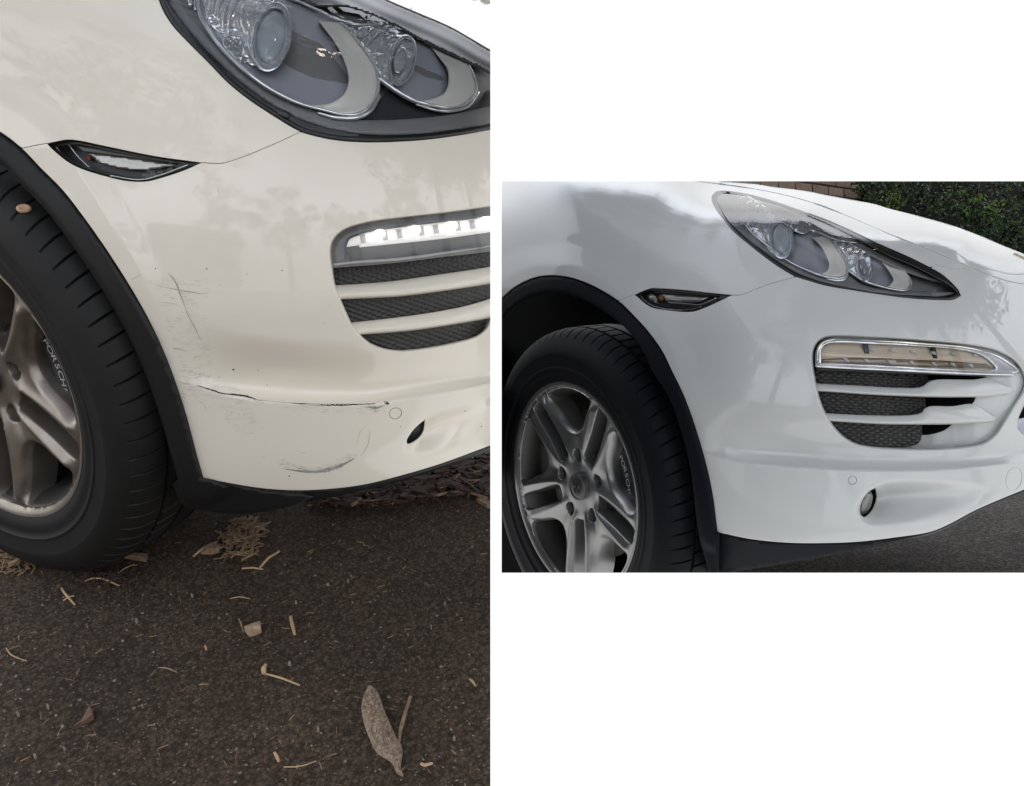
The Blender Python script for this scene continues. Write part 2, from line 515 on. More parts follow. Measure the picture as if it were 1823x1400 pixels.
# ------------------------------------------------------------------ wheel
def build_wheel(P, root, c0, yaw, camber, r_rim, r_tyre, base_ang, rim_m, tyre_w=0.245, rubber=None):
    sc_ = r_rim / .2546
    nrm = np.array([math.sin(yaw), math.sin(camber), 1.0]); nrm /= np.linalg.norm(nrm)
    ex = np.cross([0, 1, 0], nrm); ex /= np.linalg.norm(ex); ey = np.cross(nrm, ex)
    c0 = np.array(c0)
    def W(x, y, z):       # wheel plane coordinates -> world
        x, y, z = np.broadcast_arrays(x, y, z)
        return P.car(c0 + x[..., None] * ex + y[..., None] * ey + z[..., None] * nrm)
    wheel = empty('wheel', tuple(W(np.array(0.), np.array(0.), np.array(0.)))); wheel.parent = root
    wheel.location = Vector(ORIGIN[wheel.name]) - Vector(ORIGIN[root.name])
    # tyre: profile (r, z) with z=0 at the rim lip plane, positive outward
    Rt = r_tyre; Rr = r_rim
    prof = [(Rr - .012, -.010), (Rr + .002, .002), (Rr + .010, .006), (Rr + .020, .010), (Rr + .026, .0085), (Rr + .036, .0125), (Rr + .037, .0142), (Rr + .040, .0142), (Rr + .041, .0130), (Rr + (Rt - Rr) * .50, .0160), (Rr + (Rt - Rr) * .515, .0166), (Rr + (Rt - Rr) * .53, .0168), (Rr + (Rt - Rr) * .68, .013),
            (Rt - .026, .003), (Rt - .018, -.004), (Rt - .012, -.012), (Rt - .007, -.022), (Rt - .004, -.034), (Rt - .002, -.046),
            (Rt - .010, -.047), (Rt - .010, -.054), (Rt - .001, -.055), (Rt, -.080), (Rt, -.098), (Rt - .009, -.099), (Rt - .009, -.108), (Rt, -.109),
            (Rt, -.150), (Rt - .009, -.151), (Rt - .009, -.160), (Rt, -.161), (Rt - .004, -.20), (Rt - .015, -.225), (Rt - .06, -.24), (Rr + .01, -.235), (Rr - .02, -.22)]
    nb = 74; sub = 14; na = nb * sub
    ang = np.arange(na) * 2 * math.pi / na
    ring = []
    ph0 = (np.arange(na) % sub)
    for i, (r, z) in enumerate(prof):
        r_ = np.full(na, r); z_ = np.full(na, z); a_ = ang.copy()
        if 13 <= i <= 18:         # slanted shoulder grooves
            g = (ph0 == 0)
            depth = [0.0, .0035, .005, .006, .006, .005][i - 13]
            r_ = r_ - depth * g; 
            z_ = z_ - depth * .5 * g
        if 13 <= i <= 23: a_ = a_ + (i - 13) * .006
        if 21 <= i <= 23:
            g = (ph0 == 3) | (ph0 == 4); r_ = r_ - .004 * g
        ring.append(W(r_ * np.cos(a_), r_ * np.sin(a_), z_))
    V = np.concatenate(ring); F = []
    for i in range(len(prof) - 1):
        for k in range(na):
            j = (k + 1) % na
            F.append((i * na + k, i * na + j, (i + 1) * na + j, (i + 1) * na + k))
    mk('tyre', V, F, rubber or M['rubber'], wheel, P.planes, True, 38)
    # rim face
    def rot(p, deg):
        a = math.radians(deg); p = np.array(p); return np.stack([p[:, 0] * math.cos(a) - p[:, 1] * math.sin(a), p[:, 0] * math.sin(a) + p[:, 1] * math.cos(a)], 1)
    def pol(r, d): return (r * math.cos(math.radians(d)), r * math.sin(math.radians(d)))
    def sy(lst): return [pol(r, d) + ((1,) if c else ()) for r, d, c in lst]
    winA = catmull(sy([(.082, -13, 0), (.079, 0, 0), (.082, 13, 0), (.112, 11.5, 0), (.16, 8.0, 0), (.225, 5.6, 0), (.236, 4.6, 0), (.2375, 0, 0), (.236, -4.6, 0), (.225, -5.6, 0), (.16, -8.0, 0), (.112, -11.5, 0)]), True, .006)
    winB = catmull(sy([(.136, 0, 0), (.141, 7, 0), (.158, 13.5, 0), (.19, 18.3, 0), (.222, 22.2, 0), (.2345, 22.0, 0), (.2385, 15, 0), (.2395, 0, 0), (.2385, -15, 0), (.2345, -22.0, 0), (.222, -22.2, 0), (.19, -18.3, 0), (.158, -13.5, 0), (.141, -7, 0)]), True, .006)
    holes = []
    for k in range(5):
        holes.append(rot(winA, base_ang + 72 * k)); holes.append(rot(winB, base_ang + 36 + 72 * k))
    wins = list(holes)
    bolts = [np.array(pol(.0760, base_ang + 36 + 72 * k)) for k in range(5)]
    for b in bolts: holes.append(ell(b[0], b[1], .0175, .0175, n=20))
    outer = ell(0, 0, .2546, .2546, n=150)
    V2, T2 = cdt_fill(outer, holes, .0042, .0012)
    r = np.hypot(V2[:, 0], V2[:, 1]); th = np.degrees(np.arctan2(V2[:, 1], V2[:, 0]))
    dA = np.min([distpoly(V2, h) for h in wins], 0)
    def height(r, th, dw):
        q = np.clip(r / .235, 0, 1)
        h = -.030 + .024 * q ** 1.6                      # dish
        h += .010 * np.exp(-(r / .05) ** 2 * 1.2) * 0
        lipz = np.clip((r - .236) / .018, 0, 1)
        h = h * (1 - lipz) + lipz * .0015 - .004 * np.exp(-((r - .2415) / .003) ** 2)
        # spokes: crowned with a sharp crease towards the narrow window
        rel = ((th - base_ang + 36) % 72) - 36          # 0 at window A axis
        crease = np.interp(r, [.05, .10, .16, .235], [17, 17, 13.2, 9.4])
        s_ = np.abs(np.abs(rel) - crease) * np.radians(1) * r
        env = np.clip((r - .06) / .03, 0, 1) * np.clip((.236 - r) / .02, 0, 1)
        h += env * .011 * np.exp(-np.sqrt(s_ ** 2 + .0026 ** 2) / .009)
        h -= env * .013 * np.clip(1 - dw / .010, 0, 1) ** 2 * np.where(np.abs(rel) > crease, 1, .15)
        # bolt zone valleys
        h -= .006 * np.exp(-((np.abs(rel) - 36) * np.radians(1) * r / .016) ** 2) * np.exp(-((r - .085) / .03) ** 2)
        return h
    z = height(r, th, dA)
    Wv = W(V2[:, 0] * sc_, V2[:, 1] * sc_, z * sc_)
    F = [tuple(t) for t in T2]
    be, N = boundary(V2, T2)
    idx = sorted(N); VV = [Wv]; nv = len(Wv); prev = {q: q for q in idx}
    for (dd, dz) in ((.0006, -.0015), (.0012, -.005), (.003, -.030), (.006, -.048)):
        pts = []
        for q in idx:
            isout = r[q] > .25; bolt = min(np.hypot(*(V2[q] - b)) for b in bolts) < .0155
            k = .0 if isout else 1
            p = V2[q] + N[q] * (dd * (.5 if bolt else 1)) * k
            zz = z[q] + dz * (.35 if isout else 1)
            pts.append((p[0], p[1], zz))
        pts = np.array(pts)
        VV.append(W(pts[:, 0] * sc_, pts[:, 1] * sc_, pts[:, 2] * sc_))
        cur = {q: nv + i for i, q in enumerate(idx)}; nv += len(idx)
        for a, b in be: F.append((prev[b], prev[a], cur[a], cur[b]))
        prev = cur
    mk('rim', np.concatenate(VV), F, rim_m, wheel, P.planes, True, 50)
    def lathe(name, prof, material, n=96, cx=0, cy=0, parent=wheel, sharp=35):
        a = np.arange(n) * 2 * math.pi / n
        V = np.concatenate([W((cx + rr * np.cos(a)) * sc_, (cy + rr * np.sin(a)) * sc_, np.full(n, zz) * sc_) for rr, zz in prof]); F = []
        for i in range(len(prof) - 1):
            for k in range(n):
                j = (k + 1) % n; F.append((i * n + k, i * n + j, (i + 1) * n + j, (i + 1) * n + k)[::-1])
        return mk(name, V, F, material, parent, P.planes, True, sharp)
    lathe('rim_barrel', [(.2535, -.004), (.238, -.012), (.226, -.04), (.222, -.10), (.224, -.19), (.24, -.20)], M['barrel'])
    lathe('brake_disc', [(.178, -.085), (.178, -.072), (.11, -.072), (.105, -.066), (.10, -.052), (.0, -.05)][::1], M['disc'])
    cap = lathe('centre_cap', [(.0325, -.040), (.0325, -.020), (.0315, -.0185), (.029, -.0185), (.0285, -.0205), (.027, -.0205), (.012, -.0195), (.0, -.0190)], M['black'] if False else mat('cap_grey', (.12, .12, .12), .35, metal=.6), n=40)
    # crest on the cap: shield with quarters
    def cap_piece(name, pts, z0, z1, material):
        pts = np.array(pts) * sc_; n = len(pts); V = np.concatenate([W(pts[:, 0], pts[:, 1], np.full(n, z1 * sc_)), W(pts[:, 0], pts[:, 1], np.full(n, z0 * sc_))])
        F = [tuple(range(n))] + [(i, i + n, (i + 1) % n + n, (i + 1) % n) for i in range(n)]
        return mk(name, V, F, material, cap, P.planes, False)
    if cap is not None:
        sh = [(-.015, .018), (0, .020), (.015, .018), (.0165, .006), (.014, -.008), (.008, -.016), (0, -.021), (-.008, -.016), (-.014, -.008), (-.0165, .006)]
        cap_piece('crest', sh, -.0210, -.0178, M['disc'])
        for (x0, x1, y0, y1) in [(-.012, -.008, .004, .016), (-.0055, -.002, .004, .016), (.003, .0065, -.013, -.002), (.0085, .011, -.010, -.002), (-.0115, -.008, -.010, -.002), (-.0055, -.002, -.015, -.002), (.003, .006, .004, .016), (.0085, .0125, .004, .016), (-.004, .004, -.004, .006)]:
            cap_piece('crest_bar', [(x0, y0), (x1, y0), (x1, y1), (x0, y1)], -.0182, -.0170, M['black'])
    for b in bolts:
        lathe('wheel_bolt', [(.0178, -.035), (.0172, -.050), (.0125, -.056), (.0118, -.046), (.0105, -.043), (.004, -.043), (.0, -.045)], M['rimL'] if rim_m is M['rimL'] else mat('bolt_steel', (.3, .26, .22), .35, metal=.9), n=14, cx=b[0], cy=b[1])
    # caliper: arc block with face, pads and lettering
    def arcblock(name, r0, r1, a0, a1, z0, z1, material, n=14, parent=wheel, bev=.004):
        A = np.radians(np.linspace(a0, a1, n)); V = []; F = []
        sec = [(r0, z0), (r0, z1 - bev), (r0 + bev, z1), (r1 - bev, z1), (r1, z1 - bev), (r1, z0)]
        for a in A:
            for (rr, zz) in sec: V.append((rr * math.cos(a), rr * math.sin(a), zz))
        V = np.array(V) * sc_; m = len(sec)
        for i in range(n - 1):
            for k in range(m - 1): F.append((i * m + k, i * m + k + 1, (i + 1) * m + k + 1, (i + 1) * m + k))
        F.append(tuple(range(m))[::-1]); F.append(tuple((n - 1) * m + k for k in range(m)))
        return mk(name, W(V[:, 0], V[:, 1], V[:, 2]), F, material, parent, P.planes, True, 35)
    ca = base_ang - 38
    cal = arcblock('brake_caliper', .150, .192, ca - 27, ca + 30, -.115, -.045, M['caliper'], 22)
    if cal is not None:
        arcblock('pad_plate', .194, .222, ca - 26, ca - 6, -.12, -.056, M['pad'], 8, cal)
        arcblock('pad_plate', .194, .222, ca + 5, ca + 26, -.12, -.056, M['pad'], 8, cal)
        arcblock('pad_clip', .188, .205, ca - 4, ca + 3, -.11, -.044, M['barrel'], 6, cal)
        word = 'PORSCHE'
        for i, ch in enumerate(word):
            cu = bpy.data.curves.new('letter', 'FONT'); cu.body = ch; cu.size = .020; cu.align_x = 'CENTER'; cu.align_y = 'CENTER'; cu.offset = 0.0; cu.extrude = 0
            ob = bpy.data.objects.new('letter', cu); sc.collection.objects.link(ob)
            bpy.context.view_layer.update()
            me = ob.to_mesh(); vs = np.array([v.co[:] for v in me.vertices]); fs = [tuple(p.vertices) for p in me.polygons]
            ob.to_mesh_clear(); bpy.data.objects.remove(ob)
            if len(vs) == 0: continue
            a = math.radians(ca + 14.5 - i * 4.7); rc = .169
            # text x runs clockwise (downwards on this side), text up points outwards
            x = vs[:, 0] * 1.05; y = vs[:, 1] * .8
            X = rc * math.cos(a) + y * math.cos(a) + x * math.sin(a)
            Y = rc * math.sin(a) + y * math.sin(a) - x * math.cos(a)
            mk('letter', W(X * sc_, Y * sc_, np.full(len(x), -.0440) * sc_), fs, M['letter'], cal, P.planes, False)
    return wheel

# ------------------------------------------------------------------ kink functions (relief on the paint)
def sstep(x, a, b):
    t = np.clip((x - a) / (b - a), 0, 1); return t * t * (3 - 2 * t)

def shelf_kink(line, ufade, height, width):
    L = catmull(line, False, 12)
    def f(UV):
        d, s = distpoly(UV, L, False, True)
        up = np.where(s < 0, d, -d)            # positive above the line (line runs to +u, v down)
        x = np.clip(up / width, 0, 1)
        prof = np.where(up > 0, 1 - (1 - x) ** 2.2, 0)
        # soften right at the crease
        fall = 1 - sstep(up, width * 1.2, width * 4.5)
        fade = sstep(UV[:, 0], *ufade)
        return height * prof * fade * fall
    return f

def flare_kink(line, slope, reach, soft=4.0, vfade=(1e5, 2e5)):
    L = catmull(line, False, 12)
    def f(UV):
        d, s = distpoly(UV, L, False, True)
        ins = np.where(s > 0, d, -d)
        ins = np.clip(ins, -60, reach)
        return -slope * soft * np.log1p(np.exp(ins / soft)) * (1 - sstep(UV[:, 1], *vfade))
    return f

# ================================================================== LEFT PICTURE: scuffed car on dark asphalt
PL = Panel(ML, TL, -60, 950, -60, 960, [('u', 873, '<')])
ARCH_L = [(-60, 205), (0, 234), (39, 263.5), (73, 298.7), (112, 338), (145.7, 381), (182, 432), (218.6, 487.7), (245, 531.4), (269.5, 577), (293.8, 630.6), (315.7, 688.8), (332.7, 742), (348, 800), (362, 850.7)]
SEAM_L1 = [(40, 264.5, 1), (60, 260), (84, 255.5, 1)]
SEAM_L2 = [(359, 290, 1), (386, 291.5), (400.7, 290), (440, 277), (480.6, 260), (510, 247), (533.6, 235.5, 1)]
MARK_TOP_L = [(84, 256, 1), (102, 252), (119, 249), (136, 250), (194, 262), (279, 279), (359, 290, 1)]
MARK_BOT_L = [(359, 290, 1), (328, 303.5), (291.4, 315.7), (262, 323), (230.7, 323), (194, 315.7), (145.7, 301), (121.4, 289), (97, 269.5), (84, 257, 1)]
HL_LOW_L = [(272, -40), (282, 0), (291, 22), (308, 48), (336, 78), (369, 111), (406, 149), (440, 176.5), (484, 206), (533.6, 235), (558.6, 243), (597, 250.7), (653, 254.5), (746, 251), (811, 243), (873, 232), (960, 214)]
HL_UP_L = [(960, 130), (873, 89), (838.6, 69), (801.5, 48), (746, 24), (690, 0), (600, -45)]
BOT_L = [(362, 850.7), (414, 860.7), (473, 869.5), (532.5, 872.5), (592, 869.6), (651, 861.6), (725, 843), (784.3, 825), (873, 792.5), (960, 760)]
CREASE_L = [(330, 680), (352, 687), (393, 700.7), (452.6, 711), (529.6, 718.5), (594.7, 720.6), (665.8, 718.5), (754.7, 703.7), (873, 683), (960, 664)]
GR_L = [(960, 352, 1), (873, 365.7), (796, 376.4), (710, 386), (645.7, 395.7), (609, 408.6), (592, 425.7), (586.8, 442.9), (587.9, 468.6), (592, 502.9), (600.7, 528.6), (611.4, 554), (624.3, 580), (645.7, 605.7), (667, 618.7), (701.4, 627), (744, 625), (806.4, 614), (849.3, 601.4), (866.4, 588.6), (876, 572), (900, 545, 1), (960, 540, 1)]
FOG_L = [(757.7, 745, 1), (753, 770), (740, 785), (725, 791.7), (722.5, 785), (733, 767), (745.8, 754)]
PL.kinks.append(shelf_kink(CREASE_L, (300, 480), .030, 26))
PL.kinks.append(flare_kink([(-60, 120), (60, 170), (150, 250), (200, 322), (245, 400), (290, 478), (330, 570), (355, 660)], .00030, 40, 5, (400, 640)))
def scoop_fn(us, vt, vb, amps, peak=.28):
    """hollow sweeping into the fog lamp opening: steep roof, long floor"""
    u0, u1, v0, v1 = us[0] - 30, us[-1] + 30, min(vt) - 30, max(vb) + 30
    gu = np.arange(u0, u1, 2.0); gv = np.arange(v0, v1, 2.0); U, Vv = np.meshgrid(gu, gv)
    T = np.interp(U, us, vt); B = np.interp(U, us, vb); A = np.interp(U, us, amps, left=0, right=amps[-1])
    x = np.clip((Vv - T) / np.maximum(B - T, 1), 0, 1)
    H = A * sstep(x, 0, peak) * (1 - sstep(x, peak, 1.0))
    k = np.exp(-(np.arange(-4, 5) / 1.5) ** 2 / 2); k /= k.sum()
    H = np.apply_along_axis(lambda r: np.convolve(r, k, 'same'), 1, H); H = np.apply_along_axis(lambda r: np.convolve(r, k, 'same'), 0, H)
    def f(UV):
        a = np.clip((UV[:, 0] - u0) / 2, 0, len(gu) - 1.001); b = np.clip((UV[:, 1] - v0) / 2, 0, len(gv) - 1.001)
        i, j = a.astype(int), b.astype(int); fa, fb = a - i, b - j
        return (H[j, i] * (1 - fa) + H[j, i + 1] * fa) * (1 - fb) + (H[j + 1, i] * (1 - fa) + H[j + 1, i + 1] * fa) * fb
    return f
scoop_L = scoop_fn([716, 722, 735, 746, 757, 784, 814, 873, 960], [800, 795, 766, 753, 743, 728, 718.5, 704.6, 680], [802, 804, 816, 819, 820.7, 816, 811, 789.6, 758], [0, .006, .022, .036, .040, .036, .032, .028, .022])
PL.kinks.append(scoop_L)

base = PL.car(np.array([[.02, 0, .85]]))[0]; base[2] = 0
carL = empty('car', tuple(base), label='white car with scratched scuffed bumper corner and lit daytime lamp, standing on brown-black asphalt', cat='car', group='white car front corners')
arch = catmull(ARCH_L, False, 5)
# fender
outer = np.concatenate([catmull([(-60, -60, 1), (268, -60, 1)], False, 20), catmull(HL_LOW_L, False, 5)[:0]])
hl = catmull(HL_LOW_L, False, 4)
k_seam = int(np.argmin(np.hypot(hl[:, 0] - 533.6, hl[:, 1] - 235)))
def cat(*a): 
    return np.concatenate([np.asarray(x, float)[:, :2] for x in a])
def shift(c, dx, dy): return np.asarray(c)[:, :2] + np.array([dx, dy])
seam1 = catmull(SEAM_L1, False, 4); seam2 = catmull(SEAM_L2, False, 4); mtop = catmull(MARK_TOP_L, False, 4); mbot = catmull(MARK_BOT_L, False, 4)
ka = int(np.argmin(np.hypot(arch[:, 0] - 39, arch[:, 1] - 263.5)))
fender_outer = cat([(-60, -60), (262, -60)], hl[:k_seam], shift(seam2[::-1], 0, -1.0), shift(mtop[::-1], 0, -.6), shift(seam1[::-1], 0, -1.0), arch[:ka][::-1])
patch(PL, 'fender', fender_outer, [], M['paintL'], carL, sp=7, kink=True)
gr = catmull(GR_L, True, 5); fog = catmull(FOG_L, True, 4); bot = catmull(BOT_L, False, 6)
sens = ell(703.7, 736.3, 12.3, 10.6, -20, 28)
bumper_outer = cat(shift(seam1, 0, 1.0), shift(mbot[::-1], 0, .8)[1:-1], shift(seam2, 0, 1.0), hl[k_seam + 1:], [(960, 760)], bot[::-1][1:], arch[ka + 1:-1][::-1])
def lipL(p):
    return 1 + 4.0 * np.clip(1 - distpoly(p, gr) / 3, 0, 1) + 1.0 * np.clip(1 - distpoly(p, fog) / 3, 0, 1)
patch(PL, 'front_bumper', bumper_outer, [gr, fog, sens], M['paintL'], carL, sp=4, lip=lipL)
# hood piece above the lamp
hup = catmull(HL_UP_L, False, 5)
hood_outer = cat([(600, -60), (800, -60), (835, -8), (853, 1), (873, 8), (960, 40)], hup)
patch(PL, 'fender_top', cat([(610, -60), (760, -60), (835, -10), (853, -1), (873, 6.0), (960, 38), (960, 130)], hup[1:-1]), [], M['paintL'], carL, sp=8)
patch(PL, 'hood', cat([(762, -60), (960, -60), (960, 35.5), (873, 3.8), (853, -3.2), (837, -12)]), [], M['paintL'], carL, sp=10)
# dark shell behind the panels
patch(PL, 'inner_panel', cat([(-60, -60), (960, -60), (960, 760)], bot[::-1], arch[::-1]), [], M['cavity'], carL, off=.17, sp=40, skirt=None, kink=False)

# wheel arch moulding: band left of the arch line
inner = []
tng = np.gradient(arch, axis=0); tng /= np.linalg.norm(tng, axis=1)[:, None]
wd = np.interp(np.linspace(0, 1, len(arch)), [0, .4, .8, 1], [46, 46, 45, 44])
inn = arch + np.stack([-tng[:, 1], tng[:, 0]], 1) * wd[:, None]
tr_outer = cat(shift(arch, -.8, .4), [(366, 853), (430, 866), (470, 875), (520, 879), (560, 884), (520, 900), (470, 911), (430, 915), (390, 913), (345, 906), (322, 897), (308, 862)], inn[::-1][2:])
def trim_off(V):
    d = distpoly(V, arch, False)
    return -.010 * np.clip(d / 4, 0, 1) + .020 * np.clip((d - 36) / 14, 0, 1) ** 2
patch(PL, 'wheel_arch_trim', tr_outer, [], M['black'], carL, off=trim_off, sp=6, skirt=((.4, .001), (.6, .004), (.6, .05)), kink=False)
low = cat([(540, 872), (592, 869), (651, 861), (725, 842.5), (784.3, 824.5), (873, 792), (960, 759), (960, 764), (873, 798), (784, 831), (725, 851), (651, 872), (600, 884), (545, 893)])
patch(PL, 'lower_valance', low, [], M['black'], carL, off=.018, sp=8, skirt=((-3, .05), (-10, .20)), kink=False)
lin = catmull([(-60, 200, 1), (40, 240), (160, 400), (250, 560), (310, 720), (345, 860), (380, 915, 1), (250, 960, 1), (200, 700), (100, 450), (-60, 330, 1)], True, 20)
patch(PL, 'arch_liner', cat([(-60, 190), (20, 240), (150, 380), (240, 540), (310, 740), (345, 890), (300, 930), (-60, 930)]), [], M['cavity'], carL, off=.42, sp=30, skirt=((0, .2),), kink=False)
def underbody(P, root, ab, ob):
    V, F = [], []
    c = [(ab, .62), (.50, .62), (.60, .40), (.64, ob), (ab, ob)]
    for u in (.25, .84): V += [(a, u, o) for a, o in c]
    n = len(c)
    F = [tuple(range(n)), tuple(range(2 * n - 1, n - 1, -1))] + [(i, (i + 1) % n, n + (i + 1) % n, n + i) for i in range(n)]
    mk('underbody', P.car(np.array(V)), F, M['cavity'], root, P.planes, smooth=False)
underbody(PL, carL, -.5, .05)
wheelL = build_wheel(PL, carL, (.0309, .3935, .8916), -.161, -.0127, .2614, .392, 51.0, M['rimL'])

# scratches and scuffs -------------------------------------------------
def mark(name, pts, wpx, material, off=-.0006, label=None):
    C = catmull([p[:2] for p in pts], False, 2.0)
    t = np.gradient(C, axis=0); t /= np.linalg.norm(t, axis=1)[:, None] + 1e-9
    nn = np.stack([-t[:, 1], t[:, 0]], 1)
    m = len(C); s = np.linspace(0, 1, m)
    wv = np.interp(s, np.linspace(0, 1, len(wpx)), wpx) * (1 + .5 * (rng.rand(m) - .5))
    jit = np.convolve(rng.randn(m), [.25, .5, .25], 'same') * .25
    A = C + nn * (wv * .5 + jit)[:, None]; B = C - nn * (wv * .5 - jit)[:, None]
    V = PL.pt(np.concatenate([A, B]), off)
    F = [(i, i + 1, m + i + 1, m + i) for i in range(m - 1)]
    return mk(name, V, F, material, carL, PL.planes)
mark('scratch', [(350, 686.5), (365, 691), (390, 699), (400, 702)], [.6, 1.8, 2.6, 1.5], M['scratch'])
mark('scratch', [(398, 701), (420, 703), (436, 705.5), (456, 711)], [1.2, 2.8, 3.2, 1.0], M['scratch'])
mark('scratch', [(438, 703), (446, 708), (458, 712)], [1, 1.2, .4], M['scratch'])
mark('scratch', [(452, 710.5), (480, 714.5), (529, 718.8)], [.7, .5, 1.3], M['fine'])
mark('scratch', [(536, 719.2), (560, 720.2), (594, 721), (630, 720.5), (668, 719)], [2.2, 3.4, 3.6, 2.6, 1.2], M['scratch'])
mark('scratch', [(519, 717.5), (538, 719.4)], [.5, 2], M['scratch'])
mark('scuff', [(655, 724), (668, 727), (682, 722)], [1, 5.5, 1], M['scuff'])
mark('scratch', [(684, 716), (689, 718), (693, 719.5)], [2.0, 5.2, 2.0], M['scratch'])
mark('scuff', [(500, 834), (540, 840), (566, 840), (590, 835), (612, 827), (631, 816)], [.5, 2.5, 4.2, 6.2, 5, 1.0], M['scuff'])
mark('scuff', [(520, 830), (548, 838), (566, 840.5), (584, 838)], [.4, 1.5, 2.6, .7], M['fine'])
mark('scratch', [(642, 812), (652, 798), (657, 784), (658, 765)], [.4, .9, .9, .4], M['fine'])
mark('scratch', [(636, 790), (641, 770), (652, 758)], [.3, .6, .3], M['fine'])
mark('scratch', [(300, 488), (312, 503), (318, 518), (327, 540), (335, 562), (349, 588), (357, 606)], [.7, 1.0, 1.5, .6, .9, 1.1, .4], M['fine'])
mark('scratch', [(305, 490), (316, 508), (321, 522)], [.4, 1.0, .4], M['fine'])
mark('scratch', [(283, 511), (300, 513), (321, 517), (345, 521), (366, 524)], [.3, .8, 1.3, 1.6, .4], M['fine'])
mark('scratch', [(234, 497), (243, 494), (249, 489), (244, 485)], [.5, .8, .8, .3], M['fine'])
mark('scratch', [(308, 620), (322, 623), (334, 626)], [.5, 1.3, .4], M['fine'])
mark('scratch', [(285, 538), (310, 541), (320, 545)], [.3, .6, .3], M['fine'])
mark('scratch', [(310, 532), (300, 530)], [.4, .4], M['fine'])
for (x, y, l, a) in [(352, 500, 14, 2), (337, 577, 6, 20), (325, 660, 18, 8), (335, 672, 22, 10), (330, 683, 26, 12), (340, 695, 20, 14), (365, 726, 12, 60), (425, 738, 8, 55), (434, 745, 8, 60), (300, 572, 10, 10), (345, 540, 16, 4), (390, 672, 6, 10), (540, 806, 8, 0), (600, 818, 6, 5), (470, 815, 10, 20), (388, 340, 8, 55), (430, 500, 4, 30), (392, 508, 5, 20), (590, 498, 4, 60), (587, 545, 5, 80), (440, 488, 4, 20), (577, 575, 6, 70), (513, 853, 3, 40), (300, 588, 8, 20), (316, 566, 5, 60)]:
    c_, s_ = math.cos(math.radians(a)) * l / 2, math.sin(math.radians(a)) * l / 2
    mark('scratch', [(x - c_, y - s_), (x, y + rng.randn() * .4), (x + c_, y + s_)], [.2, .4 + .5 * rng.rand(), .2], M['fine'])
for (x, y, r) in [(415.5, 658.5, 2.0), (277, 478, 1.2), (368, 479, 1.4), (502, 482, 1.3), (515, 848, 1.5), (713, 760, 1.0), (828, 732, 1.2), (857, 760, 1.2), (459, 660, 1.0), (476, 686, 1.0)]:
    e = ell(x, y, r, r * .8, 0, 8); V = PL.pt(e, -.0006); mk('paint_chip', V, [tuple(range(8))], M['scratch'], carL, PL.planes)
for i in range(70):
    g = rng.rand()
    if g < .45: x, y, a, l = rng.uniform(283, 372), rng.uniform(490, 640), rng.normal(8, 8), rng.uniform(3, 14)
    elif g < .7: x, y, a, l = rng.uniform(322, 372), rng.uniform(655, 715), rng.normal(12, 5), rng.uniform(5, 20)
    elif g < .88: x, y, a, l = rng.uniform(440, 690), 0, rng.normal(1, 3), rng.uniform(5, 24)
    else: x, y, a, l = rng.uniform(520, 620), rng.uniform(825, 842), rng.normal(0, 10), rng.uniform(5, 22)
    if g >= .7 and g < .88: y = np.interp(x, [440, 530, 600, 690], [709, 718, 720, 715]) + rng.uniform(2, 14)
    c_, s_ = math.cos(math.radians(a)) * l / 2, math.sin(math.radians(a)) * l / 2
    mark('scratch', [(x - c_, y - s_), (x, y + rng.randn() * .5), (x + c_, y + s_)], [.12, .2 + .4 * rng.rand(), .12], M['scuff'] if rng.rand() < .6 else M['fine'])
# faint rubbed smears: thin films of grime with ragged cover
def smear_mat(name, color, amount, scale):
    m = mat(name, color, .7); n = m.node_tree; b = n.nodes['Principled BSDF']
    t = n.nodes.new('ShaderNodeTexCoord'); mp = n.nodes.new('ShaderNodeMapping'); mp.inputs['Scale'].default_value = (1, 1, 3.5)
    x = n.nodes.new('ShaderNodeTexNoise'); x.inputs['Scale'].default_value = scale; x.inputs['Detail'].default_value = 9; x.inputs['Roughness'].default_value = .75
    r = n.nodes.new('ShaderNodeMapRange'); r.inputs['From Min'].default_value = .50; r.inputs['From Max'].default_value = .72; r.inputs['To Max'].default_value = amount
    n.links.new(t.outputs['Object'], mp.inputs[0]); n.links.new(mp.outputs[0], x.inputs['Vector']); n.links.new(x.outputs['Fac'], r.inputs['Value']); n.links.new(r.outputs[0], b.inputs['Alpha'])
    return m
SM = smear_mat('grime_film', (.22, .195, .165), .20, 70); SM2 = smear_mat('scuff_film', (.12, .11, .10), .5, 110)
def smear(poly, m_):
    q = catmull(poly, True, 4); V, T = cdt_fill(q, [], 8)
    mk('scuff', PL.pt(V, -.0008), [tuple(t[::-1]) for t in T], m_, carL, PL.planes)
smear([(280, 500), (320, 495), (352, 540), (372, 610), (372, 680), (330, 660), (300, 580)], SM)
smear([(326, 655), (372, 668), (440, 700), (470, 716), (420, 735), (350, 715)], SM)
smear([(470, 716), (560, 722), (690, 722), (688, 734), (640, 738), (540, 732)], SM)
smear([(496, 826), (560, 842), (600, 836), (636, 814), (628, 806), (596, 822), (550, 832), (500, 818)], SM2)
smear([(648, 722), (668, 716), (690, 718), (684, 730), (664, 734)], SM2)
smear([(400, 735), (440, 728), (470, 760), (440, 775), (410, 760)], SM)
for (x, y, rx, ry, a) in [(585, 530, 5, 22, 12), (430, 738, 16, 5, 45), (640, 585, 5, 12, -30), (710, 812, 7, 3, 30)]:
    pass

# parking sensor
patch(PL, 'parking_sensor', ell(703.7, 736.3, 10.6, 8.9, -20, 28), [], M['paintL'], carL, off=.0008, sp=5, skirt=((.3, .001), (.4, .01)))
patch(PL, 'sensor_ring', ell(703.7, 736.3, 13, 11.2, -20, 28), [], M['gloss'], carL, off=.006, sp=6, skirt=None)

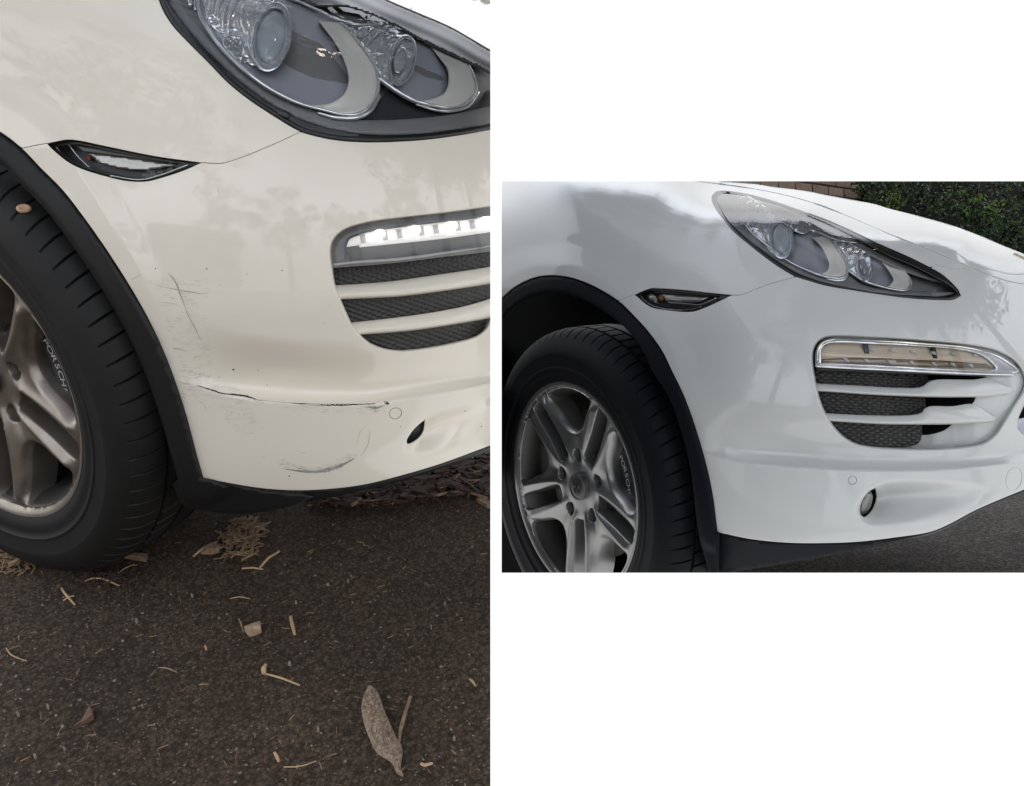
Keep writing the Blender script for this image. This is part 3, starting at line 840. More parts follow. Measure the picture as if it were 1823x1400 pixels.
# fog lamp inside its opening
fl = patch(PL, 'fog_lamp', cat(ell(736, 765, 30, 36, 25, 30)), [], M['dark'], carL, off=.045, sp=8, skirt=((0, .03),), kink=False)

# ---------------------------------------------------------------- grille and daytime lamp
def grille_mesh(P, poly, parent, off, cell=(16.5, 10.5), ang=0.0, name='mesh_insert', amp=.006, sp=2.1):
    ca, sa = math.cos(ang), math.sin(ang)
    def f(V):
        x = V[:, 0] * ca + V[:, 1] * sa; y = -V[:, 0] * sa + V[:, 1] * ca
        p = x / cell[0] + y / cell[1]; q = x / cell[0] - y / cell[1]
        dp = np.abs(p - np.round(p)); dq = np.abs(q - np.round(q))
        d = np.minimum(dp, dq)
        ridge = np.clip(1 - d / .19, 0, 1)
        pf = (q - np.floor(q)) 
        return (off(V) if callable(off) else off) + amp * ridge ** .7 * np.where(dp < dq, 1.0, .8) + .003 * pf
    return patch(P, name, catmull(poly, True, 4), [], M['mesh'], parent, off=f, sp=sp, skirt=((.4, .001), (.6, .004), (.6, .03)), kink=False, sharp=None)
recess = lambda V: np.full(len(V), .030)
g1 = [(590, 470, 1), (700, 466), (790, 455), (873, 441), (960, 425, 1), (960, 462, 1), (873, 477), (774.3, 492), (688.6, 503.5), (592, 510, 1)]
g2 = [(600, 530, 1), (710, 526), (795.7, 515), (873, 503), (960, 490, 1), (960, 520, 1), (873, 534), (838.6, 545), (795.7, 554), (710, 567), (619, 577, 1)]
g3 = [(634, 594, 1), (731.4, 587), (817, 574), (960, 545, 1), (960, 580, 1), (868, 590), (851, 603), (806.4, 616), (744, 627), (701.4, 629), (664, 621), (650, 610)]
for g in (g1, g2, g3):
    grille_mesh(PL, g, carL, .034, (17, 9), -.16, amp=.0025, sp=2.6)
def slat(P, name, top, botm, parent, off, bulge, material):
    T = catmull(top, False, 5); 
    B = catmull(botm, False, 5)
    n = 40
    def rs(c):
        s = np.r_[0, np.cumsum(np.hypot(*np.diff(c, axis=0).T))]; s /= s[-1]
        t = np.linspace(0, 1, n); return np.stack([np.interp(t, s, c[:, 0]), np.interp(t, s, c[:, 1])], 1)
    T, B = rs(T), rs(B)
    rings = [(T + (T - B) * .0, off + .055)]
    for t, z in ((-.01, .010), (.0, .004), (.04, .001), (.3, -.004), (.62, -.0085), (.78, -.0095), (.9, -.0065), (.97, -.001), (1.0, .004), (.99, .02), (.9, .055)):
        rings.append((T + (B - T) * t, off + z * bulge if z < .02 else off + z))
    return loft(P, name, [(r, o) for r, o in rings], material, parent, closed=False, sharp=None, kink=False)
slat(PL, 'slat', [(590, 508.2), (594.3, 508.2), (688.6, 501.8), (774.3, 490), (873, 475), (960, 458)], [(598, 534.4), (602.9, 533.9), (710, 528.6), (795.7, 517.9), (873, 506), (960, 490)], carL, .022, 1.3, M['paintL'])
slat(PL, 'slat', [(617, 575), (622, 574.6), (710, 565), (795.7, 552), (838.6, 542.5), (873, 531.8), (960, 500)], [(634, 598), (639.3, 597), (731.4, 589.6), (817, 576.8), (873, 567), (960, 548)], carL, .022, 1.3, M['paintL'])
patch(PL, 'grille_backing', gr, [], M['cavity'], carL, off=.075, sp=20, skirt=None, kink=False)
# daytime lamp
DRL_OUT = [(591, 477, 1), (587.5, 455), (589.5, 437), (596, 424), (612, 411), (647, 399), (710, 389.5), (796, 380), (873, 369.5), (960, 357, 1), (960, 430, 1), (873, 447), (790, 457), (700, 468)]
DRL_IN = [(612.5, 461, 1), (614.6, 434.3), (619, 425), (630.7, 418), (688.6, 405.5), (790, 394), (873, 384), (960, 371, 1), (960, 421, 1), (873, 435.5), (790, 448), (710, 460), (624, 466)]
drl = empty('daytime_running_lamp', tuple(PL.pt([(740, 430)], .02)[0])); drl.parent = carL; drl.location = Vector(ORIGIN[drl.name]) - Vector(ORIGIN[carL.name]); drl['label'] = 'lit daytime running lamp glowing white'
do, di = catmull(DRL_OUT, True, 4), catmull(DRL_IN, True, 4)
def drl_rim(V):
    d = distpoly(V, do); return .018 - .012 * np.clip(d / 10, 0, 1)
patch(PL, 'lamp_surround', do, [di], M['bezel'], drl, off=drl_rim, sp=3, kink=False)
patch(PL, 'lamp_floor', shift(di, 0, 0), [], M['bezel'], drl, off=.045, sp=12, skirt=None, kink=False, extra=lambda V: .0012 * np.sin(V[:, 0] * .16) * np.sin(V[:, 1] * .3))
upl = catmull([(617, 440, 1), (622, 427), (640, 418), (700, 407), (790, 396), (873, 387), (960, 374, 1), (960, 400, 1), (873, 412.5), (790, 422), (710, 431), (640, 437)], True, 4)
patch(PL, 'led_strip', upl, [], M['ledstrip'], drl, off=.034, sp=5, skirt=((0, .01),), kink=False, extra=lambda V: .0015 * np.sin(V[:, 0] * .1))
for i, (x, y) in enumerate([(676, 416), (738, 409), (804, 402), (865, 393), (925, 385)]):
    patch(PL, 'led', ell(x, y, 9.5 + i * .8, 7.5, -10, 18), [], M['led'], drl, off=.030, sp=6, skirt=((0, .006),), kink=False, bulge=.004, bulge_r=8)
facm = [mat('led_facet_bright', (.7, .7, .7), .25, emis=((1.0, .96, .88), .85)), mat('led_facet_soft', (.6, .6, .62), .2, emis=((1.0, .96, .9), .22))]
for i, x in enumerate(np.arange(640, 955, 13.0)):
    y = 423.5 - (x - 640) * .128
    patch(PL, 'led_facet', cat([(x, y - 6 + .02 * (x - 640) * 0), (x + 9, y - 7.2), (x + 12, y + 8.5), (x + 3, y + 10)]), [], facm[(i * 7 % 5) < 2], drl, off=.0315, sp=9, skirt=((0, .003),), kink=False, bulge=.0015, bulge_r=4)
tube(PL, 'light_bar', [(640, 438), (700, 432), (790, 422.5), (873, 411), (960, 398)], .0022, M['ledstrip'], drl, off=.022, kink=False)
tube(PL, 'lamp_edge', [(613.5, 461), (614.5, 436), (622, 424.5), (640, 417)], .0016, M['bezel'], drl, off=.02, kink=False)
tube(PL, 'lamp_edge', [(594, 471.5), (624, 467.5), (710, 461.5), (790, 450.5), (873, 437.5), (960, 422)], .0018, M['letter'], drl, off=.010, kink=False)
patch(PL, 'lamp_lens', catmull(DRL_OUT, True, 5), [], M['lens'], drl, off=.0, sp=7, skirt=None, kink=False)

# ---------------------------------------------------------------- side marker
mo = cat(mtop, mbot[1:-1])
smk = empty('side_marker', tuple(PL.pt([(220, 285)], .01)[0])); smk.parent = carL; smk.location = Vector(ORIGIN[smk.name]) - Vector(ORIGIN[carL.name])
min_ = catmull([(98, 261, 1), (122, 256.5), (140, 257), (200, 269), (280, 285), (338, 293.5, 1), (300, 306), (262, 316), (231, 316), (194, 308.5), (150, 296), (127, 286), (108, 272)], True, 4)
patch(PL, 'marker_frame', mo, [min_], M['gloss'], smk, off=lambda V: .006 - .004 * np.clip(distpoly(V, mo) / 4, 0, 1), sp=4, kink=False)
patch(PL, 'marker_backing', mo, [], M['dark'], smk, off=.022, sp=12, skirt=None, kink=False)
patch(PL, 'marker_reflector', catmull([(155, 272, 1), (240, 282), (315.7, 294, 1), (285, 299), (255, 303), (213.7, 300), (179.7, 291.4, 1)], True, 4), [], mat('marker_chrome', (.56, .54, .50), .30, metal=.8, bump=(160, .12, .003)), smk, off=.014, sp=4, skirt=((0, .006),), kink=False)
patch(PL, 'marker_top', catmull([(132, 258, 1), (200, 270), (280, 286), (322, 293.5, 1), (240, 281.5), (150, 270, 1)], True, 4), [], M['bezel'], smk, off=.010, sp=5, skirt=((0, .01),), kink=False)
patch(PL, 'bulb', ell(157, 281, 5.5, 3.2, 50, 16), [], mat('bulb_dark_red', (.28, .06, .03), .3), smk, off=.012, sp=5, skirt=((0, .006),), kink=False, bulge=.004, bulge_r=5)
tube(PL, 'marker_edge', [(100, 261.5), (120, 284), (170, 303)], .0009, M['chromes'], smk, off=.005, kink=False)
tube(PL, 'marker_edge', [(122, 257), (140, 280), (171, 309)], .0009, M['chromes'], smk, off=.008, kink=False)
tube(PL, 'marker_edge', [(196, 313), (250, 320), (285, 312), (334, 294)], .0008, M['chromes'], smk, off=.001, kink=False)
patch(PL, 'marker_lens', shift(min_, 0, 0), [], M['lens'], smk, off=-.002, sp=6, skirt=None, kink=False)

# ---------------------------------------------------------------- headlight (shared builder, traced outlines per picture)
def headlight(P, root, D, k=1.0):
    h = empty('headlight', tuple(P.pt([D['c']], .03)[0])); h.parent = root; h.location = Vector(ORIGIN[h.name]) - Vector(ORIGIN[root.name])
    o, i = catmull(D['outer'], True, 5), catmull(D['inner'], True, 5)
    def goff(V):
        d = distpoly(V, o); return .007 - .006 * np.clip(d / (5 * k), 0, 1) + .0014 * (1 - np.cos(np.clip(d, 0, 60) * .3 / k))
    patch(P, 'gasket', o, [i], M['gloss'], h, off=goff, sp=4 * k, kink=False)
    patch(P, 'housing', o, [], M['bezel'], h, off=D.get('housing_off', .040), sp=25, skirt=None, kink=False)
    for nm, key, mt, off in D['layers']:
        poly = catmull(key, True, 4)
        patch(P, nm, poly, [], M[mt] if isinstance(mt, str) else mt, h, off=off, sp=8 * k, skirt=((.3, .001), (.5, .012)), kink=False)
    for b in D['bowls']:
        q = catmull(b['poly'], True, 4)
        R = b.get('r', 60)
        patch(P, 'lamp_bowl', q, [], M['bowl'], h, off=lambda V: b.get('off', .03) * .75 + b.get('deep', .04) * .55 * np.clip(distpoly(V, q) / R, 0, 1) ** .7, sp=8 * k, skirt=None, kink=False)
    for c in D['crescents']:
        q = catmull(c, True, 4)
        patch(P, 'crescent_panel', q, [], M['crescent'], h, off=lambda V: .015 + .004 * np.clip(distpoly(V, q) / 14, 0, 1), sp=5 * k, skirt=((.3, .001), (.5, .008)), kink=False)
    for (pts, r, tp, off) in D['chrome']:
        tube(P, 'chrome_trim', pts, r, M['chrome'], h, off=off * .6, kink=False, taper=tp, n=10)
    for p in D['projectors']:
        cx, cy, rx, ry, rot = p['e']
        E = lambda s, dx=0, dy=0: ell(cx + dx, cy + dy, rx * s, ry * s, rot, 48)
        bx, by = p['back']
        # chrome barrel behind, flared ring, inner cone, glass
        loft(P, 'projector_barrel', [(E(.98), .0115), (E(1.02, bx * .15, by * .15), .014), (E(.96, bx * .3, by * .3), .018), (E(1.0, bx * .45, by * .45), .0195), (E(.92, bx * .62, by * .62), .023), (E(.98, bx * .8, by * .8), .025), (E(.9, bx, by), .030)], M['chrome'], h)
        loft(P, 'projector_ring', [(E(.99), .0125), (E(1.02), .009), (E(1.0), .006), (E(.93), .0045), (E(.86), .0065), (E(.82), .011), (E(.78, -bx * .04), .018), (E(.74, -bx * .05), .026)], M['chromes'], h, sharp=60)
        if p.get('kind') == 'glass':
            g = ell(cx, cy, rx * .80, ry * .80, rot, 40)
            patch(P, 'projector_lens', g, [], M['glassball'], h, off=.020, sp=5 * k, skirt=((0, .004),), kink=False, bulge=.014, bulge_r=rx * .8)
        else:
            g = ell(cx, cy, rx * .78, ry * .78, rot, 40)
            patch(P, 'projector_lens', g, [], M['bowl'], h, off=.024, sp=6 * k, skirt=None, kink=False, bulge=-.008, bulge_r=rx * .8)
            loft(P, 'bulb_shield', [(E(.5, -rx * .2), .012), (E(.46, -rx * .2), .009), (E(.3, -rx * .2), .008)], M['chrome'], h, cap=True)
    for pts in D['ribs']:           # fluted chrome reflector
        (cx, cy, rx, ry, rot, a0, a1, r, off) = pts
        e = ell(cx, cy, rx, ry, rot, 26, a0, a1)
        tube(P, 'reflector_rib', [tuple(q) for q in e], r, M['chrome'], h, off=off * .5, kink=False, flat=.6)
    for pts in D['facets']:
        q = np.array(pts['p'])
        mid = q.mean(0)
        patch(P, 'reflector_facet', q, [], M['chrome'] if pts.get('amp', 0) else M['shell'], h, off=pts['off'] * .5, sp=3.5 * k, skirt=((0, .01),), kink=False, extra=lambda V: pts.get('amp', .004) * .55 * np.sin(V[:, 0] * pts.get('fx', .2) * .7 + V[:, 1] * pts.get('fy', .1)), sharp=None)
    for a, b, r in D['grooves']:
        tube(P, 'groove', [a, b], r, M['dark'], h, off=.026, kink=False, spline=False, n=5)
    lens_off = lambda V: np.full(len(V), -.004)
    patch(P, 'lamp_lens', i, [], M['lens'], h, off=lens_off, sp=7, skirt=None, kink=False)
    return h

hlin = [(287, -45, 1), (298.6, 0), (323, 37), (358, 80), (399, 121), (443.5, 158), (490, 191), (540, 215.5), (580, 228), (588, 230), (653, 240), (746, 239), (811, 231.5), (873, 221), (960, 203, 1), (960, 175, 1), (873, 131), (833, 111), (766, 80), (710, 50), (666, 29), (620, 14), (560, 10), (500, -20), (470, -45, 1)]
HLL = dict(c=(600, 120), outer=[(p[0], p[1]) for p in HL_LOW_L[:-1]] + [(960, 214, 1), (960, 130, 1)] + HL_UP_L[1:-1] + [(600, -45, 1)], inner=hlin, fine=True,
    layers=[('bezel_band', [(310, -45, 1), (322, 0), (340, 30), (375, 74), (420, 118), (470, 158), (520, 185), (560, 198), (610, 212), (700, 214), (800, 205), (873, 190), (960, 170, 1), (960, 203, 1), (873, 221), (746, 239), (653, 240), (580, 228), (490, 191), (399, 121), (323, 37), (298.6, 0), (287, -45, 1)], 'bezel', .020),
            ('lamp_floor', [(560, 200), (600, 207), (650, 203), (676, 180), (690, 165), (720, 182), (765, 198), (810, 200), (850, 185), (873, 160), (960, 180, 1), (960, 198, 1), (873, 216), (746, 232), (640, 231)], 'dark', .030),
            ('upper_shade', [(500, -45, 1), (620, -45, 1), (700, 5), (800, 60), (960, 145, 1), (960, 178, 1), (873, 133), (800, 97), (700, 48), (666, 31), (600, 14), (540, 8)], 'dark', .012)],
    bowls=[dict(poly=[(352, -40, 1), (356, 28), (369, 50), (391, 81.7), (428.6, 119), (465.8, 148.6), (503, 171), (540, 186.7), (580, 195), (634, 202), (656, 189), (671, 167), (673, 141), (666, 115), (640, 78), (604, 40), (560, 16), (529, 0), (500, -40, 1)], off=.024, deep=.045, r=60),
           dict(poly=[(597, 33.4), (634, 43), (680, 44), (750, 70), (833, 112), (848, 160), (829, 184), (801.5, 191), (774, 188.5), (736.4, 179), (699, 158), (675, 141), (655, 90), (620, 50)], off=.026, deep=.04, r=50)],
    crescents=[[(567, 38, 1), (604.6, 41, 1), (640, 78), (666, 115), (673.7, 145), (671, 167), (656.6, 189.5), (630.6, 201.5), (597, 202.5), (560, 193), (528, 181, 1), (560, 187.6), (588, 184), (610, 171), (619.4, 154), (620.4, 133.7), (613.9, 111.4), (601, 83.6), (584, 59.4)],
               [(766, 81, 1), (833, 111.4, 1), (847, 141), (846, 163.5), (829, 182), (801.5, 190.4), (773.6, 188.5), (745, 181, 1), (773.6, 175.5), (792, 165), (798.7, 145), (796, 122.6), (783, 104)]],
    chrome=[([(350, -40), (352.5, 0), (356, 28), (369, 50), (391.5, 81.7), (428.6, 119), (465.8, 148.6), (503, 171), (540, 186.7), (580, 197), (610, 204), (636, 203.5), (657, 191), (672, 168), (674, 143), (667, 115), (641, 78), (616, 46.4), (604.6, 40)], .0024, [.8, 1.3, 1.7, 1.4, .8, .9, .7, .5], .020),
            ([(500, -12), (529, 2), (560, 16), (597, 33.4), (634, 42.7), (679, 44)], .0020, [1, 1.2, .8], .016),
            ([(674, 139), (699, 158), (736.4, 179), (774, 188.5), (801.5, 192), (829, 185), (848, 161), (844, 134), (833, 112.4)], .0024, [1.6, 1.7, 1.0, .7, .6], .020),
            ([(565, 201), (600, 210), (638, 209), (662, 195), (675, 170)], .0030, [.6, 1, 1.1, .8], .028),
            ([(740, 186), (775, 196), (803, 198), (832, 190), (852, 165)], .0026, [.6, 1, .8], .028)],
    projectors=[dict(e=(483.4, 66, 35, 62, 10), back=(-46, -22), kind='glass'), dict(e=(717, 107, 23, 47, 12), back=(-44, -14))],
    ribs=[(440 - 9 * j, 40 - 8 * j, 33 + j * .5, 62 + j, 12, 150, 320, .0026 + .0012 * (j % 2), .036 + .004 * j) for j in range(8)]
         + [(690 - 10 * j, 92 - 5 * j, 20, 42, 12, 120, 300, .0024, .040 + .003 * j) for j in range(4)],
    facets=[dict(p=[(352, -40), (356, 28), (369, 50), (391, 81), (430, 117), (446, 108), (449, 60), (470, 10), (500, -40)], off=.050, amp=0), dict(p=[(606, 43), (680, 46), (712, 62), (697, 140), (676, 138), (657, 95), (632, 66)], off=.046, amp=0), dict(p=[(391, 58), (430, 66), (433, 80), (431, 112), (424, 112), (398, 88)], off=.030, amp=.0022, fx=1.7, fy=.2),
            dict(p=[(360, 5), (395, 40), (440, 58), (452, 62), (446, 78), (400, 66), (372, 45)], off=.040, amp=.005, fx=.25, fy=.3),
            dict(p=[(432, 72), (452, 68), (450, 104), (433, 102)], off=.034, amp=.004, fx=.3, fy=.2),
            dict(p=[(375, -40), (470, -40), (455, 10), (420, 40), (385, 25)], off=.055, amp=.008, fx=.33, fy=.12),
            dict(p=[(610, 48), (660, 46), (700, 60), (708, 75), (695, 98), (660, 98), (640, 76)], off=.038, amp=.007, fx=.4, fy=.25),
            dict(p=[(662, 100), (696, 96), (697, 140), (690, 145), (672, 128)], off=.036, amp=.006, fx=.5, fy=.35)],
    grooves=[((615 + 14 * j, 218.5 - .0035 * (j - 6) ** 2 * 1.2 - .5 * j * .0), (604 + 14 * j, 212 - .0035 * (j - 6) ** 2), .0014) for j in range(-1, 11)] + [((770 + 14 * j, 215 - 1.6 * j), (758 + 14 * j, 208 - 1.6 * j), .0014) for j in range(0, 12)])
headlight(PL, carL, HLL)
patch(PL, 'gasket_clip', cat([(497, 193), (516, 201), (513, 211), (494, 203)]), [], M['dark'], carL, off=.0, sp=8, kink=False)

# ---------------------------------------------------------------- asphalt, litter
def asphalt_mat(name, base, light, sc1, speck, bump=.6):
    m = bpy.data.materials.new(name); m.use_nodes = True
    n = m.node_tree; b = n.nodes['Principled BSDF']; L = n.links.new
    b.inputs['Roughness'].default_value = .85; b.inputs['Specular IOR Level'].default_value = .25
    t = n.nodes.new('ShaderNodeTexCoord')
    big = n.nodes.new('ShaderNodeTexNoise'); big.inputs['Scale'].default_value = 3.5; big.inputs['Detail'].default_value = 4
    fine = n.nodes.new('ShaderNodeTexNoise'); fine.inputs['Scale'].default_value = sc1; fine.inputs['Detail'].default_value = 8; fine.inputs['Roughness'].default_value = .7
    vor = n.nodes.new('ShaderNodeTexVoronoi'); vor.inputs['Scale'].default_value = speck; vor.inputs['Randomness'].default_value = 1
    for q in (big, fine, vor): L(t.outputs['Object'], q.inputs['Vector'])
    r1 = n.nodes.new('ShaderNodeMapRange'); r1.inputs['From Min'].default_value = .38; r1.inputs['From Max'].default_value = .68; L(fine.outputs['Fac'], r1.inputs['Value'])
    m1 = n.nodes.new('ShaderNodeMix'); m1.data_type = 'RGBA'; m1.inputs['A'].default_value = (*base, 1); m1.inputs['B'].default_value = (*light, 1); L(r1.outputs[0], m1.inputs['Factor'])
    r2 = n.nodes.new('ShaderNodeMapRange'); r2.inputs['From Min'].default_value = .35; r2.inputs['From Max'].default_value = .7; r2.inputs['To Min'].default_value = .8; r2.inputs['To Max'].default_value = 1.22; L(big.outputs['Fac'], r2.inputs['Value'])
    m2 = n.nodes.new('ShaderNodeVectorMath'); m2.operation = 'SCALE'; L(m1.outputs['Result'], m2.inputs[0]); L(r2.outputs[0], m2.inputs['Scale'])
    # packed stones: every cell its own tone, dark joints between
    vs = n.nodes.new('ShaderNodeTexVoronoi'); vs.inputs['Scale'].default_value = speck * .62; L(t.outputs['Object'], vs.inputs['Vector'])
    sc3 = n.nodes.new('ShaderNodeSeparateColor'); L(vs.outputs['Color'], sc3.inputs[0])
    rv = n.nodes.new('ShaderNodeMapRange'); rv.inputs['To Min'].default_value = .62; rv.inputs['To Max'].default_value = 1.5; L(sc3.outputs[1], rv.inputs['Value'])
    rj = n.nodes.new('ShaderNodeMapRange'); rj.inputs['From Min'].default_value = .25; rj.inputs['From Max'].default_value = .7; rj.inputs['To Min'].default_value = 1.1; rj.inputs['To Max'].default_value = .6; L(vs.outputs['Distance'], rj.inputs['Value'])
    rvj = n.nodes.new('ShaderNodeMath'); rvj.operation = 'MULTIPLY'; L(rv.outputs[0], rvj.inputs[0]); L(rj.outputs[0], rvj.inputs[1])
    m2b = n.nodes.new('ShaderNodeVectorMath'); m2b.operation = 'SCALE'; L(m2.outputs[0], m2b.inputs[0]); L(rvj.outputs[0], m2b.inputs['Scale'])
    m2 = m2b
    cr = n.nodes.new('ShaderNodeSeparateColor'); L(vor.outputs['Color'], cr.inputs[0])
    gt = n.nodes.new('ShaderNodeMath'); gt.operation = 'GREATER_THAN'; gt.inputs[1].default_value = .972; L(cr.outputs[0], gt.inputs[0])
    ds = n.nodes.new('ShaderNodeMath'); ds.operation = 'LESS_THAN'; ds.inputs[1].default_value = .38; L(vor.outputs['Distance'], ds.inputs[0])
    mm = n.nodes.new('ShaderNodeMath'); mm.operation = 'MULTIPLY'; L(gt.outputs[0], mm.inputs[0]); L(ds.outputs[0], mm.inputs[1])
    m3 = n.nodes.new('ShaderNodeMix'); m3.data_type = 'RGBA'; m3.inputs['B'].default_value = (.24, .205, .165, 1); L(m2.outputs[0], m3.inputs['A']); L(mm.outputs[0], m3.inputs['Factor'])
    L(m3.outputs['Result'], b.inputs['Base Color'])
    bp = n.nodes.new('ShaderNodeBump'); bp.inputs['Strength'].default_value = bump; bp.inputs['Distance'].default_value = .004; L(fine.outputs['Fac'], bp.inputs['Height']); L(bp.outputs[0], b.inputs['Normal'])
    return m
M['asphaltL'] = asphalt_mat('asphalt_brown_black', (.054, .0375, .0250), (.118, .082, .056), 260, 260)
M['asphaltR'] = asphalt_mat('asphalt_grey_coarse', (.007, .0065, .0062), (.22, .19, .165), 120, 120, 1.4)
M['straw'] = mat('straw', (.60, .41, .23), .7, noise=(80, .6, (.42, .27, .14)))
M['chip'] = mat('wood_chip', (.38, .25, .145), .8, noise=(90, .8, (.16, .10, .065)), bump=(200, .6, .002))
M['redchip'] = mat('bark_chip_red', (.085, .048, .034), .8, noise=(60, .8, (.03, .018, .013)), bump=(150, .6, .002))
M['bark'] = mat('dry_bark', (.56, .43, .31), .85, noise=(160, .9, (.22, .155, .10)), bump=(340, 1.0, .006))
M['palechip'] = mat('pale_wood_chip', (.50, .36, .24), .8, noise=(120, .7, (.28, .18, .11)), bump=(200, .6, .002))
M['pebble'] = mat('pale_pebble', (.27, .235, .195), .8)
M['leaf'] = mat('dry_leaf', (.16, .085, .055), .7)

n2 = np.array(PL.planes[0][1])
G0, G1 = -9.0, 7.0
asph = mk('asphalt', [(G0, -9, 0), (G1, -9, 0), (G1, 3.5, 0), (G0, 3.5, 0), (G0, -9, -.3), (G1, -9, -.3), (G1, 3.5, -.3), (G0, 3.5, -.3)], [(0, 1, 2, 3), (4, 7, 6, 5), (0, 4, 5, 1), (1, 5, 6, 2), (2, 6, 7, 3), (3, 7, 4, 0)], M['asphaltL'], None, PL.planes, smooth=False)
tag(asph, 'dark brown asphalt under the scratched car', kind='structure')
nv = np.array([0, -1, (1540 - CV) / FOC])   # everything nearer than the bottom edge of view; nv /= np.linalg.norm(nv)
# the same yard goes on behind and beside the photographer
yard = mk('yard', [(G0, -9, 0), (G1, -9, 0), (G1, 3.5, 0), (G0, 3.5, 0)], [(0, 1, 2, 3)], M['asphaltL'], None, [(tuple(CAMT), tuple(-n2)), (tuple(CAMT), tuple(-(CAMR @ nv)))], smooth=False)
tag(yard, 'dark asphalt yard behind the camera', kind='structure')

def G(UV, z=0.0):
    return PL.onplane(np.asarray(UV, float), None, 1, z)
def gtube(pts, r, z=0.003, taper=(.7, 1, .6), flat=.7, step=3):
    """tube lying on the ground through ground pixels; r in metres"""
    C = catmull([p[:2] for p in pts], False, step); W = G(C, 0)
    W[:, 2] = r * flat + .0005 + np.interp(np.linspace(0, 1, len(W)), [0, .5, 1], [0, z, z * .6])
    tan = np.gradient(W, axis=0); tan /= np.linalg.norm(tan, axis=1)[:, None] + 1e-9
    s = np.cross(tan, [0, 0, 1.]); s /= np.linalg.norm(s, axis=1)[:, None] + 1e-9; s2 = np.cross(s, tan)
    rr = r * np.interp(np.linspace(0, 1, len(W)), np.linspace(0, 1, len(taper)), taper); n = 6; V = []; F = []
    for k in range(n):
        a = 2 * math.pi * k / n; V.append(W + (s * math.cos(a) + s2 * math.sin(a) * flat) * rr[:, None])
    V = np.stack(V, 1).reshape(-1, 3); m = len(W)
    for i in range(m - 1):
        for k in range(n): F.append((i * n + k, i * n + (k + 1) % n, (i + 1) * n + (k + 1) % n, (i + 1) * n + k))
    F.append(tuple(range(n))[::-1]); F.append(tuple((m - 1) * n + k for k in range(n)))
    return V, F
def lay(name, V, F, material, label, cat_, group=None, smooth=True):
    o = V.mean(0).copy(); o[2] = 0
    ob = mk(name, V, F, material, None, PL.planes, smooth, 50, origin=o)
    return tag(ob, label, cat_, group)
def straw(pts, r, label, material='straw', z=.003, taper=(.8, 1, .7)):
    V, F = gtube(pts, r, z, taper); return lay('straw_stalk' if material == 'straw' else 'twig', V, F, M[material], label, 'straw' if material == 'straw' else 'twig', 'straw and twigs scattered on the asphalt')
def chipoly(poly, h, material, name, label, cat_, wob=.3, group='wood chips lying on the asphalt', tilt=(0, 0)):
    P2 = np.array(poly, float); W = G(P2); c = W.mean(0)
    n = len(W); T = W.copy(); T[:, 2] = h * (1 + wob * rng.randn(n)) + (T - c)[:, 0] * tilt[0] + (T - c)[:, 1] * tilt[1]; T[:, 2] = np.maximum(T[:, 2], .002)
    mid = (W + c) / 2; mid[:, 2] = h * 1.25 + (mid - c)[:, 0] * tilt[0] + wob * h * .4 * rng.randn(n); c2 = c.copy(); c2[2] = h * 1.3
    Bm = W.copy(); Bm[:, 2] = -.001
    V = np.concatenate([Bm, T, mid, [c2]]); F = []
    for i in range(n):
        j = (i + 1) % n; F += [(i, j, n + j, n + i), (n + i, n + j, 2 * n + j, 2 * n + i), (2 * n + i, 2 * n + j, 3 * n)]
    return lay(name, V, F, M[material], label, cat_, group, smooth=False)

# the big bark piece: lengthwise arch with cross ribs
bp_ = catmull([(644, 1258.6), (650, 1236), (658.5, 1225), (670.5, 1232), (685, 1268), (704, 1311), (716, 1335), (713.6, 1369), (718, 1383, 1), (708, 1379), (697, 1359), (670.5, 1340), (656, 1311), (646.6, 1282.6)], True, 3)
Vb, Tb = cdt_fill(bp_, [], 1.7)
Wb = G(Vb); db = distpoly(Vb, bp_)
ax = (Vb - np.array([655, 1230])) @ (np.array([60, 140]) / 152.3)
Wb[:, 2] = .003 + .016 * np.clip(db / 24, 0, 1) ** .6 + .0026 * np.sin(ax * 1.5 + 1.1 * np.sin(Vb[:, 0] * .35)) * np.sin(Vb[:, 0] * .5 + Vb[:, 1] * .12) * np.clip(db / 5, 0, 1) + .0015 * rng.randn(len(Vb)) * np.clip(db / 5, 0, 1) * .6
be, N = boundary(Vb, Tb); idx = sorted(N); Wl = G(Vb[idx]); Wl[:, 2] = -.002
mp = {q: len(Wb) + i for i, q in enumerate(idx)}
lay('bark_piece', np.concatenate([Wb, Wl]), [tuple(t[::-1]) for t in Tb] + [(a, b, mp[b], mp[a]) for a, b in be], M['bark'], 'long grey-brown ribbed dry bark piece tapering to a point, lying on the asphalt', 'bark')
straw([(731, 1243), (724, 1268), (719, 1288), (713, 1310), (711, 1327)], .0032, 'thin pale forked twig lying beside the long bark piece', 'chip', .006, (.9, .8, 1, .6))
straw([(470.5, 1203), (470.5, 1194), (474, 1188)], .0042, 'short pale stub of straw at the bent end of a long stalk')
straw([(471, 1201), (480, 1204), (505, 1213), (534, 1223.5)], .0022, 'long straight straw stalk with a bent end left of the bark piece')
straw([(517.5, 1100), (521, 1117), (525.5, 1134)], .0032, 'short upright-lying straw to the right of the pale wood chip')
chipoly([(436, 1125), (440, 1120), (462, 1113), (465, 1118), (466, 1127), (450, 1133), (444, 1134)], .010, 'palechip', 'wood_chip', 'blocky pale wood chip lying in the middle of the asphalt', 'wood chip')
straw([(434, 1127), (429, 1112), (425, 1104)], .0016, 'fine twig with a split tip touching the blocky pale chip', 'chip')
chipoly([(144, 1290), (150, 1276), (160, 1262), (167, 1272), (168, 1281), (157, 1286)], .006, 'leaf', 'dry_leaf', 'small reddish brown curled leaf low on the left of the asphalt', 'leaf', tilt=(.4, .1), group='small leaves on the asphalt')
